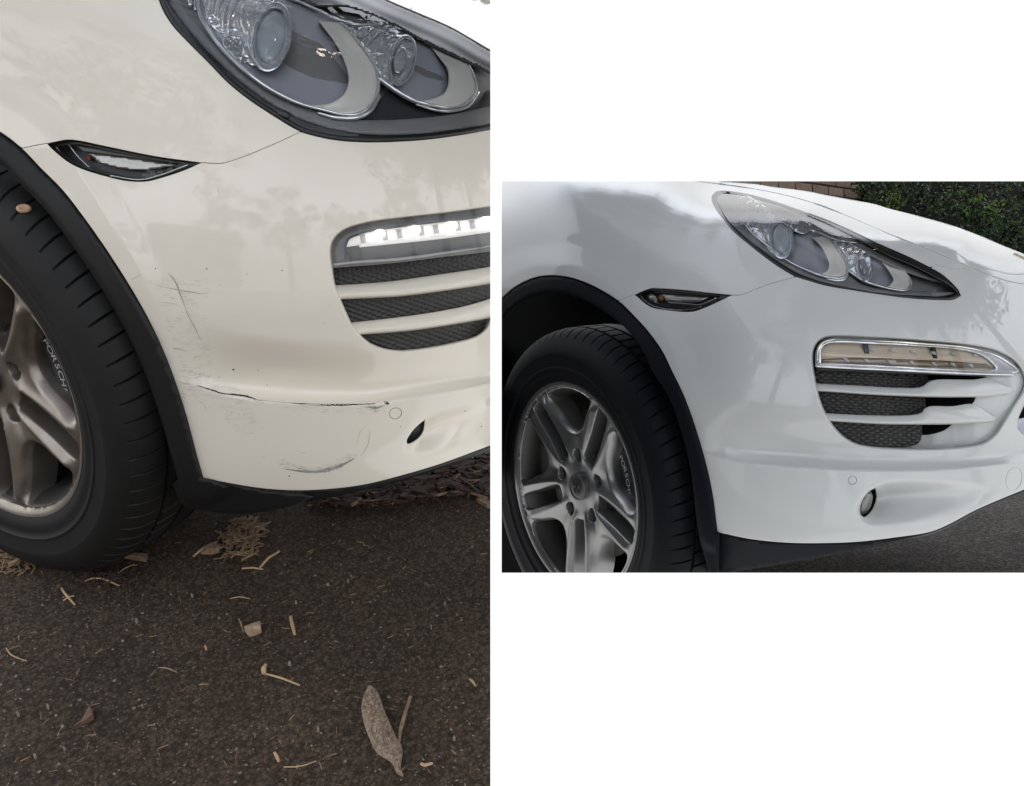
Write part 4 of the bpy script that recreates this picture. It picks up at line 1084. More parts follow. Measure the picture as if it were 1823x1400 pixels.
straw([(110, 1049), (118, 1062), (134, 1080)], .0022, 'crossed pair of straws below the tyre, the longer one')
straw([(113, 1071), (122, 1067), (133, 1064)], .0018, 'crossed pair of straws below the tyre, the shorter one')
straw([(11, 1155), (22, 1170), (48, 1180)], .0012, 'thin curved stem at the left edge of the asphalt')
straw([(431, 1014), (450, 1015), (469, 1017)], .0024, 'flat straw pointing to the wheel, lower of a touching pair')
straw([(463, 1013), (476, 1000), (498, 985)], .0032, 'slanting straw, upper of a touching pair')
straw([(148, 1038), (165, 1033), (185, 1035), (213, 1046)], .0020, 'bent straw lying just under the tyre edge')
straw([(203, 1028), (222, 1016), (240, 1007)], .0012, 'hair-thin straw rising from the tyre edge')
straw([(410, 1067), (426, 1066), (446, 1069)], .0012, 'short thin stem between the tyre and the pale chip')
straw([(281, 1190), (296, 1193), (316, 1200)], .0013, 'thin grey stem with a knobbly end in the middle left', 'bark')
straw([(365, 1151), (367, 1156), (368, 1161)], .0016, 'tiny straw fragment left of the bent stalk')
straw([(836, 1211), (841, 1217), (847, 1225)], .0022, 'short straw near the right edge of the asphalt')
straw([(489, 1342), (493, 1350), (497, 1360)], .0026, 'short straw stub at the bottom left of the bark piece')
straw([(505, 1367), (535, 1368), (563, 1358)], .0011, 'faint curved stem at the bottom left of the bark piece')
straw([(750, 1362), (757, 1367), (770, 1363)], .0030, 'stubby pale chip fragment right of the bark tip')
straw([(345, 993), (358, 983), (387, 968)], .0034, 'straight splinter beside the chip pile in front of the wheel')
chipoly([(358, 987), (368, 981), (383, 974), (394, 976), (391, 984), (376, 988)], .008, 'chip', 'wood_chip', 'flat frayed chip at the left foot of the chip pile', 'wood chip')
chipoly([(215, 990), (240, 989), (263, 992), (261, 1001), (240, 998), (218, 993)], .007, 'chip', 'wood_chip', 'long flat splinter lying right beside the tyre', 'wood chip', wob=.1)
chipoly([(286, 953), (296, 949), (300, 944), (297, 955), (289, 957)], .005, 'redchip', 'wood_chip', 'small reddish chip in the dark behind the tyre', 'wood chip')
chipoly([(250, 1071), (255, 1066), (258, 1073), (253, 1077)], .004, 'redchip', 'wood_chip', 'tiny reddish flake on the asphalt under the tyre', 'wood chip')

def litter(name, N_, place, size, material, label, elong=(2, 6), flat=.25, zmax=.01, kind='stuff', loc=None):
    V = []; F = []
    for i in range(N_):
        x, y, z = place(); L_ = size * (.5 + rng.rand()); wd_ = L_ / rng.uniform(*elong); h = max(.0012, wd_ * flat)
        a = rng.rand() * math.pi; ti = rng.randn() * .3
        b = len(V)
        for (p, q, s_) in ((-1, -1, 0), (1, -1, 0), (1.1, .7, 0), (-.9, 1, 0), (-.8, -.7, 1), (.9, -.8, 1), (.8, .8, 1), (-1, .6, 1)):
            px, py = p * L_ / 2 * (1 + .2 * rng.randn()), q * wd_ / 2 * (1 + .25 * rng.randn())
            V.append((x + px * math.cos(a) - py * math.sin(a), y + px * math.sin(a) + py * math.cos(a), z + s_ * h + max(px * ti, -z * .5) * .6))
        F += [(b, b + 3, b + 2, b + 1), (b + 4, b + 5, b + 6, b + 7)] + [(b + k, b + (k + 1) % 4, b + 4 + (k + 1) % 4, b + 4 + k) for k in range(4)]
    o = mk(name, V, F, material, None, PL.planes, False)
    if o: tag(o, label, None, None, kind)
    return o
def ellplace(cu, cv, ru, rv, hh, rot=0):
    def f():
        while True:
            p, q = rng.randn() * .5, rng.randn() * .5
            if p * p + q * q < 1: break
        u = cu + p * ru * math.cos(rot) - q * rv * math.sin(rot); v = cv + p * ru * math.sin(rot) + q * rv * math.cos(rot)
        X = G([(u, v)])[0]; return X[0], X[1], .001 + hh * (1 - (p * p + q * q)) * rng.rand()
    return f
litter('chip_pile', 260, ellplace(432, 962, 48, 34, .03, -.6), .020, M['chip'], 'pale chips and straw heaped in front of the wheel', (3, 9))
litter('chip_pile_at_wheel', 200, ellplace(20, 998, 60, 26, .02, .2), .018, M['chip'], 'brown fibres gathered against the tyre', (3, 10))
litter('tyre_litter', 170, ellplace(190, 1030, 60, 16, .008, .05), .012, M['redchip'], 'fine litter along the tyre edge', (3, 10))
def bed():
    while True:
        u, v = rng.uniform(560, 960), rng.uniform(790, 905)
        if v < 905 - (u - 600) * .12 + 15 * rng.rand() and v > 880 - (u - 540) * .26: break
    X = G([(u, v)])[0]; return X[0], X[1], .001 + .012 * rng.rand()
litter('bark_mulch', 900, bed, .026, M['redchip'], 'reddish bark mulch behind the bumper', (1.5, 5))
litter('straw_mulch', 160, bed, .030, M['chip'], 'pale splinters among the mulch', (4, 12))
chipoly([(846, 873), (850, 862), (872, 851), (890, 852), (872, 861), (858, 876)], .010, 'redchip', 'wood_chip', 'pinkish curved chip at the mulch edge under the bumper', 'wood chip')
chipoly([(806, 870), (813, 858), (824, 850), (828, 856), (818, 868), (810, 874)], .008, 'chip', 'wood_chip', 'curled tan chip under the bumper near the photo edge', 'wood chip')
straw([(656, 873), (664, 888), (672, 900)], .003, 'pale splinter in the mulch under the bumper edge', 'chip')
straw([(745, 845), (753, 858), (759, 872)], .004, 'thick brown splinter standing out of the mulch under the bumper', 'redchip')
straw([(700, 895), (716, 885), (732, 875)], .003, 'dark splinter crossing the mulch below the fog lamp', 'redchip')
chipoly([(847, 893), (856, 890), (873, 898), (884, 908), (866, 905)], .007, 'chip', 'wood_chip', 'pale bent splinter chip at the right edge of the asphalt', 'wood chip')
def anyw():
    u, v = rng.uniform(-30, 950), 905 + 560 * rng.rand() ** 1.15
    X = G([(u, v)])[0]; return X[0], X[1], -.0008
litter('pale_pebbles', 420, anyw, .0030, M['pebble'], 'pale grit scattered over the asphalt', (1, 1.8), .6)
litter('fine_grit', 2600, anyw, .0020, mat('brown_grit', (.15, .12, .095), .85), 'fine pale grit in the asphalt', (1, 2.5), .5)
litter('fine_fibres', 230, anyw, .010, M['chip'], 'fine brown fibres on the asphalt', (6, 14), .5)
PEB = ['pale pebble farthest left below the curved stem on the asphalt', 'oblong pale pebble left of the reddish curled leaf', 'pale pebble at the lower left, left-hand one of two under the leaf', 'pale pebble at the lower left, right-hand one of two under the leaf', 'pale pebble lying right of the reddish curled leaf',
 'pale pebble below the tyre and left of the blocky wood chip', 'pale pebble just above the curved stem at the left edge', 'pale pebble below the tyre tread, above the blocky wood chip', 'pale pebble right beside the bent end of the long straw', 'pale pebble midway between the long straw and the bark piece bottom',
 'pale pebble above the short straw stub at the bottom', 'pale pebble right of the touching pair of straws', 'pale pebble high at the right edge of the asphalt', 'pale pebble right above the short upright-lying straw', 'pale pebble at the right, below the highest right-edge pebble', 'pale pebble right of the forked twig near the right edge', 'pale pebble just above the top end of the bark piece', 'small pale pebble highest of all, under the bumper shadow']
for i, (u, v, s) in enumerate([(33, 1274, 8), (86, 1261, 9), (64, 1350, 8), (115, 1336, 6), (254, 1260, 5), (244, 1108, 8), (34, 1138, 6), (342, 1063, 6), (516, 1184, 7), (567, 1302, 6), (454, 1312, 5), (584, 1043, 5), (792, 1077, 6), (527, 1075, 6), (768, 1120, 5), (809, 1318, 7), (665, 1238, 6), (620, 1037, 5)]):
    q = ell(u, v, s / 2.8, s / 3.4, rng.rand() * 90, 7) + rng.randn(7, 2) * .4
    chipoly(q, .003 + .0004 * s, 'pebble', 'pebble', PEB[i], 'pebble', .25, 'pale pebbles on the asphalt')
bpy.context.view_layer.update()
ty = [c for c in wheelL.children if c.name.startswith('tyre')][0]
def seed():
    o = np.array(CAMT); d = PL.atdepth([(43.5, 374)], 1.0)[0] - o; d /= np.linalg.norm(d)
    mi = ty.matrix_world.inverted()
    ok, loc, nr, _ = ty.ray_cast(mi @ Vector(o), (mi.to_3x3() @ Vector(d)).normalized())
    if not ok: return
    c = np.array(ty.matrix_world @ loc); n = np.array(nr); n = n * (1 if n @ (np.array(CAMT) - c) > 0 else -1); c = c + n * .003; t = np.cross(n, [0, 0, 1.]); t /= np.linalg.norm(t); b = np.cross(n, t)
    V = []; F = []; k_ = 20
    for (r_, h_) in ((.0085, -.001), (.0085, .002), (.0065, .0038), (.0042, .0030), (.0022, .0012), (.0, .0010)):
        for k in range(k_):
            a = 2 * math.pi * k / k_; V.append(c + t * r_ * 1.15 * math.cos(a) + b * r_ * .8 * math.sin(a) + n * h_)
    for i in range(5):
        for k in range(k_): F.append((i * k_ + k, i * k_ + (k + 1) % k_, (i + 1) * k_ + (k + 1) % k_, (i + 1) * k_ + k))
    tag(mk('seed_husk', V, F, mat('seed_tan', (.55, .36, .22), .6), None, PL.planes, origin=c), 'tiny round tan seed husk stuck on the tread of the dusty tyre', 'seed')
seed()

# ================================================================== RIGHT PICTURE: the clean car beside a brick wall and hedge
PR = Panel(MR, TR, 840, 1900, 280, 1010, [('u', 893, '>'), ('v', 323, '<'), ('v', 1020, '>')])
# vertical planes: keep v > 323 and v < 1020
def vplane(val, keep_below):
    n3 = np.array([0, -1, (val - CV) / FOC]); n3 /= np.linalg.norm(n3)
    # n3 . p > 0  for points lower in the picture than val
    return (tuple(CAMT), tuple(CAMR @ (-n3 if keep_below else n3)))
PR.planes = [PR.planes[0], vplane(323, True), vplane(1020, False)]
SIL = [(840, 280), (1262, 322), (1336, 328), (1384.6, 335), (1433, 341), (1472, 348.4), (1515, 356.4), (1560, 365.5), (1579.5, 371.7), (1639, 386.7), (1689, 400.6), (1738.8, 418.5), (1788.6, 439.4), (1823, 453.4), (1900, 485)]
HLR_UP = [(1275.7, 341), (1293.6, 341), (1329, 345.7), (1365, 354.6), (1400.7, 366), (1436.4, 378.8), (1472, 392), (1507.9, 407.3), (1560, 431.4), (1619.3, 457.4), (1659, 477.3), (1679, 489.2), (1695, 503.2), (1707, 517), (1711, 527, 1)]
HLR_LOW = [(1711, 527, 1), (1699, 534), (1669, 535), (1619.3, 532), (1579.5, 527), (1519.7, 518), (1472, 510), (1436.4, 500), (1415, 493), (1382.9, 474.3), (1356, 454.6), (1329, 433), (1302.5, 410), (1284.6, 388.6), (1272, 370.7), (1266, 356.4), (1268, 346.5), (1275.7, 341)]
ARCH_R = [(840, 575), (893, 530), (910, 515), (930, 502.5), (955, 492.8), (985, 489.5), (1017.5, 493.8), (1055, 507.5), (1102.5, 536), (1130, 562.5), (1155, 590), (1180, 625), (1197, 660), (1219, 706), (1241, 768.5), (1260, 836), (1270.8, 890.7), (1277.6, 947)]
ARCH_RI = [(840, 640), (893, 570), (905, 555), (942.5, 530), (980, 521), (1005, 522.5), (1042.5, 535), (1080, 557.5), (1117.5, 587.5), (1142.5, 620), (1162, 660), (1192, 709), (1213.8, 768.5), (1230, 836), (1238, 904), (1246, 958.5), (1257, 999), (1268, 1040)]
SEAM_R1 = [(1102.5, 536, 1), (1116, 530.5), (1130, 525.5, 1)]
SEAM_R2 = [(1303, 526, 1), (1316.8, 526), (1329, 522.5), (1365, 508), (1415, 493.6, 1)]
MARK_TOP_R = [(1130, 525, 1), (1142, 519.6), (1158.4, 514), (1174.9, 514), (1218.7, 517), (1262.6, 521.8), (1303, 525.7, 1)]
MARK_BOT_R = [(1303, 526, 1), (1284.6, 535), (1251.7, 549.8), (1235, 555), (1218.7, 555.8), (1185.8, 552.5), (1163.9, 549), (1150.7, 542.7), (1136.5, 530.6), (1130, 525.3, 1)]
BOT_R = [(1277.7, 947), (1336, 959), (1400, 965.5), (1463.9, 966.4), (1527.8, 963.9), (1591.8, 956.5), (1655.7, 946.3), (1687.7, 933.5), (1735.7, 908), (1783.7, 887), (1823, 871), (1900, 838)]
GR_R = [(1475, 596.5), (1461, 601), (1451, 609), (1444.5, 624), (1443.5, 648), (1448.7, 681.6), (1456, 712), (1465, 735), (1478, 757), (1497, 778), (1520, 792), (1545, 798), (1619, 803), (1685, 802), (1747, 794), (1772, 778), (1790, 752), (1808, 722), (1822, 700), (1828, 680), (1823, 662), (1806.8, 640), (1773.7, 622), (1729.5, 612.5), (1641, 603.5), (1552.6, 598)]
FOG_R = [(1559.8, 866.3, 1), (1561.5, 885.5), (1556, 904.7), (1547, 917.5), (1537.4, 923), (1530, 916), (1529, 903), (1535.8, 885.5), (1547, 872.7)]
CREASE_R = [(1290, 815), (1313.5, 821.6), (1368, 828), (1431.9, 832.8), (1527.8, 837.6), (1655.7, 837), (1751.7, 831), (1823, 821.6), (1900, 810)]
CG_R = [(1900, 700, 1), (1835, 705), (1815.7, 733), (1810, 750), (1811.5, 763), (1824, 776), (1900, 785, 1)]
PR.kinks.append(shelf_kink(CREASE_R, (1240, 1420), .022, 24))
PR.kinks.append(flare_kink([(840, 500), (893, 459), (930, 443), (985, 436), (1040, 444), (1100, 474), (1150, 508), (1205, 560), (1240, 640), (1262, 720), (1275, 800)], .00034, 36, 3.5, (600, 780)))
scoop_R = scoop_fn([1520, 1526, 1536, 1547, 1560, 1579, 1608, 1660, 1720, 1770], [912, 905, 886, 873, 865, 857, 854, 853, 858, 872], [914, 918, 934, 939, 940.5, 940, 939, 932, 912, 882], [0, .008, .034, .056, .066, .064, .054, .032, .010, 0], .30)
PR.kinks.append(scoop_R)

baseR = PR.car(np.array([[.0, -.09, .85]]))[0]
carR = empty('car', tuple(baseR), label='clean glossy white car with unlit daytime lamp and silver wheel, before hedge and wall', cat='car', group='white car front corners')
archR = catmull(ARCH_R, False, 5); archRi = catmull(ARCH_RI, False, 5)
hlu, hll = catmull(HLR_UP, False, 4), catmull(HLR_LOW, False, 4)
sR1, sR2, mtR, mbR = catmull(SEAM_R1, False, 4), catmull(SEAM_R2, False, 4), catmull(MARK_TOP_R, False, 4), catmull(MARK_BOT_R, False, 4)
sil = catmull(SIL, False, 8); botR = catmull(BOT_R, False, 6); grR = catmull(GR_R, True, 5); fogR = catmull(FOG_R, True, 4); cgR = catmull(CG_R, True, 5)
kR = int(np.argmin(np.hypot(hll[:, 0] - 1415, hll[:, 1] - 493)))
kaR = int(np.argmin(np.hypot(archR[:, 0] - 1102.5, archR[:, 1] - 536)))
# bonnet shut line
HOOD_R = catmull([(840, 292), (1050, 300), (1150, 312), (1260, 325.5), (1340, 336.5), (1400, 348.5), (1460, 366), (1519.7, 389.7), (1579.5, 415.5), (1659, 447.4), (1726.8, 475.7), (1768.6, 493), (1798.5, 502), (1823, 506), (1900, 512)], False, 6)
kh = int(np.argmin(np.hypot(HOOD_R[:, 0] - 1726.8, HOOD_R[:, 1] - 475.7)))
NS = catmull([(1726.8, 475.7, 1), (1705, 478), (1679, 475), (1664, 471.5), (1659, 477.3, 1)], False, 4)
khl = int(np.argmin(np.hypot(hlu[:, 0] - 1659, hlu[:, 1] - 477.3)))
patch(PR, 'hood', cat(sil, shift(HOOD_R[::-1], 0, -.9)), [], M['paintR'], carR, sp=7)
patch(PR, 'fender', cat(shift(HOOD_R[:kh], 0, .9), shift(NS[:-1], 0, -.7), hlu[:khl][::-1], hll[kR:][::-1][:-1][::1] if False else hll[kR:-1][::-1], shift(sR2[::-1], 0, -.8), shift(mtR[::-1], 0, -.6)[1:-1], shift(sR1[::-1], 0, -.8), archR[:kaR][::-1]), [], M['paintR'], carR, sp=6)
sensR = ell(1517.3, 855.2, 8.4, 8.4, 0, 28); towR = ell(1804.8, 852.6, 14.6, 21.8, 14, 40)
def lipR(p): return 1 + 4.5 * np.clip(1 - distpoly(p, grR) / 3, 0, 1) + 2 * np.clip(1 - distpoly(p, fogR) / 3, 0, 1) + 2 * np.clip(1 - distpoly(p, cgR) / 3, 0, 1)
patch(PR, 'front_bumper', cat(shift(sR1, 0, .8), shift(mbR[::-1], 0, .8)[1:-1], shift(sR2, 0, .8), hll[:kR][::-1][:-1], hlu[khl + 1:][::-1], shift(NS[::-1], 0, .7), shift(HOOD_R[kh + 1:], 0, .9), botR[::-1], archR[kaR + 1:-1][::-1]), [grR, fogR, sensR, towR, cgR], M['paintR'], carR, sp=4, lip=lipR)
patch(PR, 'inner_panel', cat([(800, 292)], shift(sil[4:], 0, 12), botR[::-1], archR[::-1]), [], M['cavity'], carR, off=.22, sp=40, skirt=None, kink=False)
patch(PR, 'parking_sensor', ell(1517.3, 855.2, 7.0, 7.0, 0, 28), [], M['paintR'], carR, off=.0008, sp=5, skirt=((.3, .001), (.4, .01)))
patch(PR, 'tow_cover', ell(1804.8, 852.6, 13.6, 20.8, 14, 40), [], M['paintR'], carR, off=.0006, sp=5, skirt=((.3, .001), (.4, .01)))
patch(PR, 'sensor_ring', ell(1517.3, 855.2, 9, 9, 0, 28), [], M['gloss'], carR, off=.007, sp=6, skirt=None)
patch(PR, 'sensor_ring', ell(1804.8, 852.6, 15.2, 22.4, 14, 40), [], M['gloss'], carR, off=.007, sp=6, skirt=None)
tr = cat(shift(archR, -.8, .4), [(1281, 949), (1279, 1040), (1268, 1040)], archRi[::-1][1:])
def troffR(V):
    d = distpoly(V, archR, False)
    return -.010 * np.clip(d / 3, 0, 1) + .018 * np.clip((d - 26) / 12, 0, 1) ** 2
patch(PR, 'wheel_arch_trim', tr, [], M['blackR'], carR, off=troffR, sp=6, skirt=((.4, .001), (.6, .004), (.6, .06)), kink=False)
vb = catmull([(1262, 1024), (1280, 1022), (1320, 1016.6), (1368, 1008.7), (1431.9, 997.5), (1495.8, 986), (1559.8, 972), (1607.8, 961), (1655.7, 949.5), (1690, 936), (1736, 911), (1784, 890.5), (1823, 875), (1900, 843)], False, 8)
patch(PR, 'lower_valance', cat([(1280, 946)], botR[1:], vb[::-1]), [], M['blackR'], carR, off=.006, sp=7, skirt=((0, .002), (-6, .20)), kink=False, extra=lambda V: .0009 * np.clip(distpoly(V, botR, False), 0, 60))
patch(PR, 'arch_liner', cat([(820, 560), (893, 500), (985, 495), (1120, 570), (1200, 690), (1262, 1060), (820, 1060)]), [], M['cavity'], carR, off=.45, sp=30, skirt=((0, .2),), kink=False)
underbody(PR, carR, -1.6, -.9)
wheelR = build_wheel(PR, carR, (-.0039, .3357, .8984), -.0854, -.0406, .283, .424, 51.0, M['rimR'], rubber=M['rubberR'])

# headlight
HLR = dict(c=(1480, 440), outer=[(p[0], p[1]) for p in HLR_UP[:-1]] + [(p[0], p[1]) for p in HLR_LOW[:-1]], fine=True, housing_off=.045,
    inner=[(1282, 346.5), (1300, 346), (1330, 351), (1366, 360.5), (1402, 371.5), (1437, 385), (1472, 399.5), (1507, 417), (1540, 433), (1560, 444), (1590, 459), (1620, 471), (1660, 491), (1685, 505), (1700, 516), (1706, 523, 1), (1690, 528), (1660, 528.5), (1619, 526.5), (1560, 522), (1507.9, 512), (1463, 502.5), (1418.6, 486), (1388, 468), (1356, 446), (1325.7, 423), (1299, 396.5), (1283, 371.5), (1276, 356)],
    layers=[('bezel_band', [(1278, 352), (1300, 346), (1340, 352), (1400, 371), (1440, 386), (1420, 386), (1370, 372), (1335, 364), (1316, 367), (1314, 380), (1322, 396), (1345, 420), (1380, 450), (1420, 475), (1460, 492), (1493, 498), (1512, 492), (1530, 505), (1560, 514), (1615, 518), (1660, 520), (1700, 522), (1660, 529), (1560, 522), (1463, 503), (1418, 486), (1356, 446), (1299, 396), (1282, 370)], 'bezel', .018),
            ('upper_shade', [(1300, 345), (1365, 359), (1436, 384), (1507, 416), (1560, 443), (1620, 470), (1684, 504), (1660, 500), (1600, 480), (1540, 452), (1480, 424), (1420, 398), (1360, 374), (1320, 362)], 'bezel', .020)],
    bowls=[dict(poly=[(1318, 366), (1314, 375), (1320, 392), (1333, 408), (1365, 437), (1400.7, 463.6), (1436.4, 481.4), (1463, 491), (1493.6, 495), (1508, 488), (1509, 472), (1500, 456), (1486, 437), (1472, 421), (1450, 408), (1400, 385), (1350, 368)], off=.024, deep=.045, r=34),
           dict(poly=[(1480, 422), (1521, 433), (1570, 455), (1611, 483), (1622, 500), (1616, 515), (1583, 512), (1560, 508), (1539, 501), (1512, 483), (1500, 450)], off=.026, deep=.04, r=28)],
    crescents=[[(1446, 423.4, 1), (1470, 421.6, 1), (1486.4, 438.6), (1500.7, 458), (1508.8, 477.9), (1504.3, 489.5), (1490, 493), (1462, 488.5, 1), (1473.9, 481.4), (1476.6, 470.7), (1472, 458), (1461.4, 438.6)],
               [(1570.5, 467, 1), (1583.5, 475), (1611.3, 483, 1), (1621.3, 499), (1620.3, 512), (1613.3, 515.5), (1580, 511, 1), (1590.4, 499), (1585.5, 487)]],
    chrome=[([(1316, 366), (1314, 372), (1317, 385), (1332.9, 408), (1365, 436.8), (1400.7, 463.6), (1436.4, 481.4), (1463, 491), (1485, 495.7), (1500, 495), (1508.5, 488), (1510, 474.3), (1501.5, 456.4), (1487.4, 436.8), (1472, 421.6)], .0020, [.8, 1.3, 1.4, 1.2, .9, 1.6, 1.2, .6, .5], .020),
            ([(1442, 410), (1460, 415.5), (1489.9, 427.5), (1525, 433)], .0018, [1, 1.1, .6], .016),
            ([(1510.5, 481), (1525, 492), (1539.6, 501), (1560, 508), (1583, 514), (1612, 517), (1622, 509), (1621, 495)], .0020, [1.5, 1.5, 1.0, 1.2, .5], .020),
            ([(1470, 496), (1488, 500), (1503, 498), (1510, 488)], .0034, [.4, 1, 1.2, .6], .027)],
    projectors=[dict(e=(1391, 426, 21.5, 35, -4), back=(-32, -16), kind='glass'), dict(e=(1540, 474, 13.5, 28, -6), back=(-26, -12))],
    ribs=[(1362 - 6.5 * j, 405 - 5.0 * j, 20, 33 - j * .8, -6, 165, 330, .0022 + .0012 * (j % 2), .034 + .004 * j) for j in range(7)]
         + [(1522 - 6 * j, 464 - 4 * j, 12, 24, -4, 130, 300, .0022, .040 + .003 * j) for j in range(4)],
    facets=[dict(p=[(1316, 366), (1345, 366), (1400, 384), (1440, 402), (1445, 412), (1400, 400), (1372, 412), (1368, 438), (1333, 408)], off=.046, amp=0), dict(p=[(1474, 423), (1521, 433), (1546, 446), (1528, 454), (1525, 492), (1511, 478), (1500, 455)], off=.044, amp=0), dict(p=[(1335, 402), (1358, 409), (1360, 430), (1348, 420)], off=.030, amp=.0018, fx=2.2, fy=.2),
            dict(p=[(1318, 370), (1338, 374), (1350, 396), (1332, 404)], off=.040, amp=.005, fx=.35, fy=.3),
            dict(p=[(1345, 370), (1390, 376), (1400, 392), (1360, 396), (1348, 385)], off=.048, amp=.006, fx=.4, fy=.25),
            dict(p=[(1361, 413), (1370, 412), (1370, 438), (1361, 431)], off=.034, amp=.003, fx=.4, fy=.3),
            dict(p=[(1400, 386), (1440, 396), (1450, 408), (1430, 418), (1408, 410)], off=.036, amp=.006, fx=.5, fy=.35),
            dict(p=[(1478, 424), (1510, 430), (1528, 442), (1524, 460), (1505, 455)], off=.036, amp=.007, fx=.5, fy=.35),
            dict(p=[(1505, 458), (1526, 462), (1527, 492), (1514, 482)], off=.036, amp=.006, fx=.6, fy=.4)],
    grooves=[((1556 + 9 * j, 521 + .35 * j), (1548 + 9 * j, 516.5 + .25 * j), .0009) for j in range(13)])
headlight(PR, carR, HLR, .62)

# side marker
moR = cat(mtR, mbR[1:-1])
sm2 = empty('side_marker', tuple(PR.pt([(1215, 535)], .01)[0])); sm2.parent = carR; sm2.location = Vector(ORIGIN[sm2.name]) - Vector(ORIGIN[carR.name])
minR = catmull([(1139, 526, 1), (1158, 518.5), (1175, 518.5), (1218, 521.5), (1262, 526), (1286, 528, 1), (1262, 539), (1236, 549), (1218, 550), (1186, 547.5), (1165, 544), (1153, 538.5)], True, 4)
patch(PR, 'marker_frame', moR, [minR], M['gloss'], sm2, off=lambda V: .006 - .004 * np.clip(distpoly(V, moR) / 3, 0, 1), sp=3.5, kink=False)
patch(PR, 'marker_backing', moR, [], M['dark'], sm2, off=.020, sp=12, skirt=None, kink=False)
mch = bpy.data.materials['marker_chrome']
patch(PR, 'marker_reflector', catmull([(1177, 523.5, 1), (1218, 526), (1262, 530, 1), (1244, 538), (1228, 539), (1186, 537, 1)], True, 4), [], mch, sm2, off=.013, sp=4, skirt=((0, .006),), kink=False)
patch(PR, 'marker_reflector', catmull([(1149.5, 527, 1), (1161, 522), (1170, 532), (1172, 541, 1), (1160, 537)], True, 4), [], mch, sm2, off=.013, sp=4, skirt=((0, .006),), kink=False)
patch(PR, 'marker_top', catmull([(1158, 516, 1), (1175, 516), (1218, 519), (1262, 523.5), (1286, 527.5, 1), (1262, 528), (1218, 524.5), (1164, 521, 1)], True, 4), [], M['bezel'], sm2, off=.010, sp=5, skirt=((0, .01),), kink=False)
patch(PR, 'bulb', ell(1177, 531, 4, 6, -25, 16), [], M['orange'], sm2, off=.011, sp=4, skirt=((0, .006),), kink=False, bulge=.004, bulge_r=4)
tube(PR, 'marker_edge', [(1276, 530), (1260, 538), (1243, 543), (1225, 541.5), (1190, 539)], .0014, M['chrome'], sm2, off=.011, kink=False)
tube(PR, 'marker_edge', [(1140, 526), (1155, 541), (1185, 550), (1225, 552), (1250, 546)], .0008, M['chromes'], sm2, off=.003, kink=False)
patch(PR, 'marker_lens', minR, [], M['lens'], sm2, off=-.002, sp=6, skirt=None, kink=False)

# grille
bowl = lambda V: .016 + .085 * np.clip((1800 - V[:, 0]) / 160, 0, 1) ** .8 + .035 * np.clip((V[:, 0] - 1800) / 20, 0, 1) * 0
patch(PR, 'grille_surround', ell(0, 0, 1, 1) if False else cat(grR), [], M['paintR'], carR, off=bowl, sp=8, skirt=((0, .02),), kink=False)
g1R = [(1446.5, 661, 1), (1530, 664), (1651, 668, 1), (1651.5, 683), (1641, 690), (1596.8, 692), (1530.5, 688), (1447, 684, 1)]
g2R = [(1450, 697, 1), (1552.6, 705), (1646.6, 708.5, 1), (1646.6, 730), (1638.8, 738), (1619, 741), (1530.5, 740), (1464, 737, 1)]
g3R = [(1472, 749, 1), (1560, 754), (1641, 757, 1), (1638.5, 784), (1628, 792.5), (1596.8, 795), (1530.5, 793), (1505, 784), (1488, 770)]
for g in (g1R, g2R, g3R): grille_mesh(PR, g, carR, lambda V: .030 + .03 * np.clip((V[:, 0] - 1560) / 90, 0, 1), (16.2, 9.8), .06, amp=.007, sp=1.9)
for g in ([(1640, 668, 1), (1700, 669), (1757, 670.5, 1), (1744, 677, 1), (1651, 677, 1)], [(1640, 708, 1), (1700, 708), (1738, 706, 1), (1731, 719), (1700, 724), (1645, 725, 1)], [(1632, 757, 1), (1695, 756, 1), (1680, 767), (1655, 774), (1636, 775, 1)]):
    patch(PR, 'grille_gap_shade', catmull(g, True, 5), [], M['cavity'], carR, off=lambda V: bowl(V) - .006, sp=9, skirt=((0, .03),), kink=False)  # black patches over the bowl stand in for shaded hollows between slats
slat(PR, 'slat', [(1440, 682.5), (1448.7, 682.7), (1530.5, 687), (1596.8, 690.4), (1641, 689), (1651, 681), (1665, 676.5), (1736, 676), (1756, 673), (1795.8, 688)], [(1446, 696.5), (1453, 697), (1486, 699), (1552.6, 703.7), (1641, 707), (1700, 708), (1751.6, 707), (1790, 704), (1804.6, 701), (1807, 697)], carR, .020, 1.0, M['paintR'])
slat(PR, 'slat', [(1460, 735.5), (1467.5, 735.7), (1530.5, 739), (1619, 739.5), (1641, 735), (1647.7, 725.5), (1696, 723.6), (1729.5, 719.5), (1750, 728), (1771.5, 741)], [(1468, 749), (1475, 750), (1510, 752.5), (1574.7, 756), (1685, 756), (1730, 754), (1760, 752.5), (1771.5, 750), (1774, 746)], carR, .020, 1.0, M['paintR'])
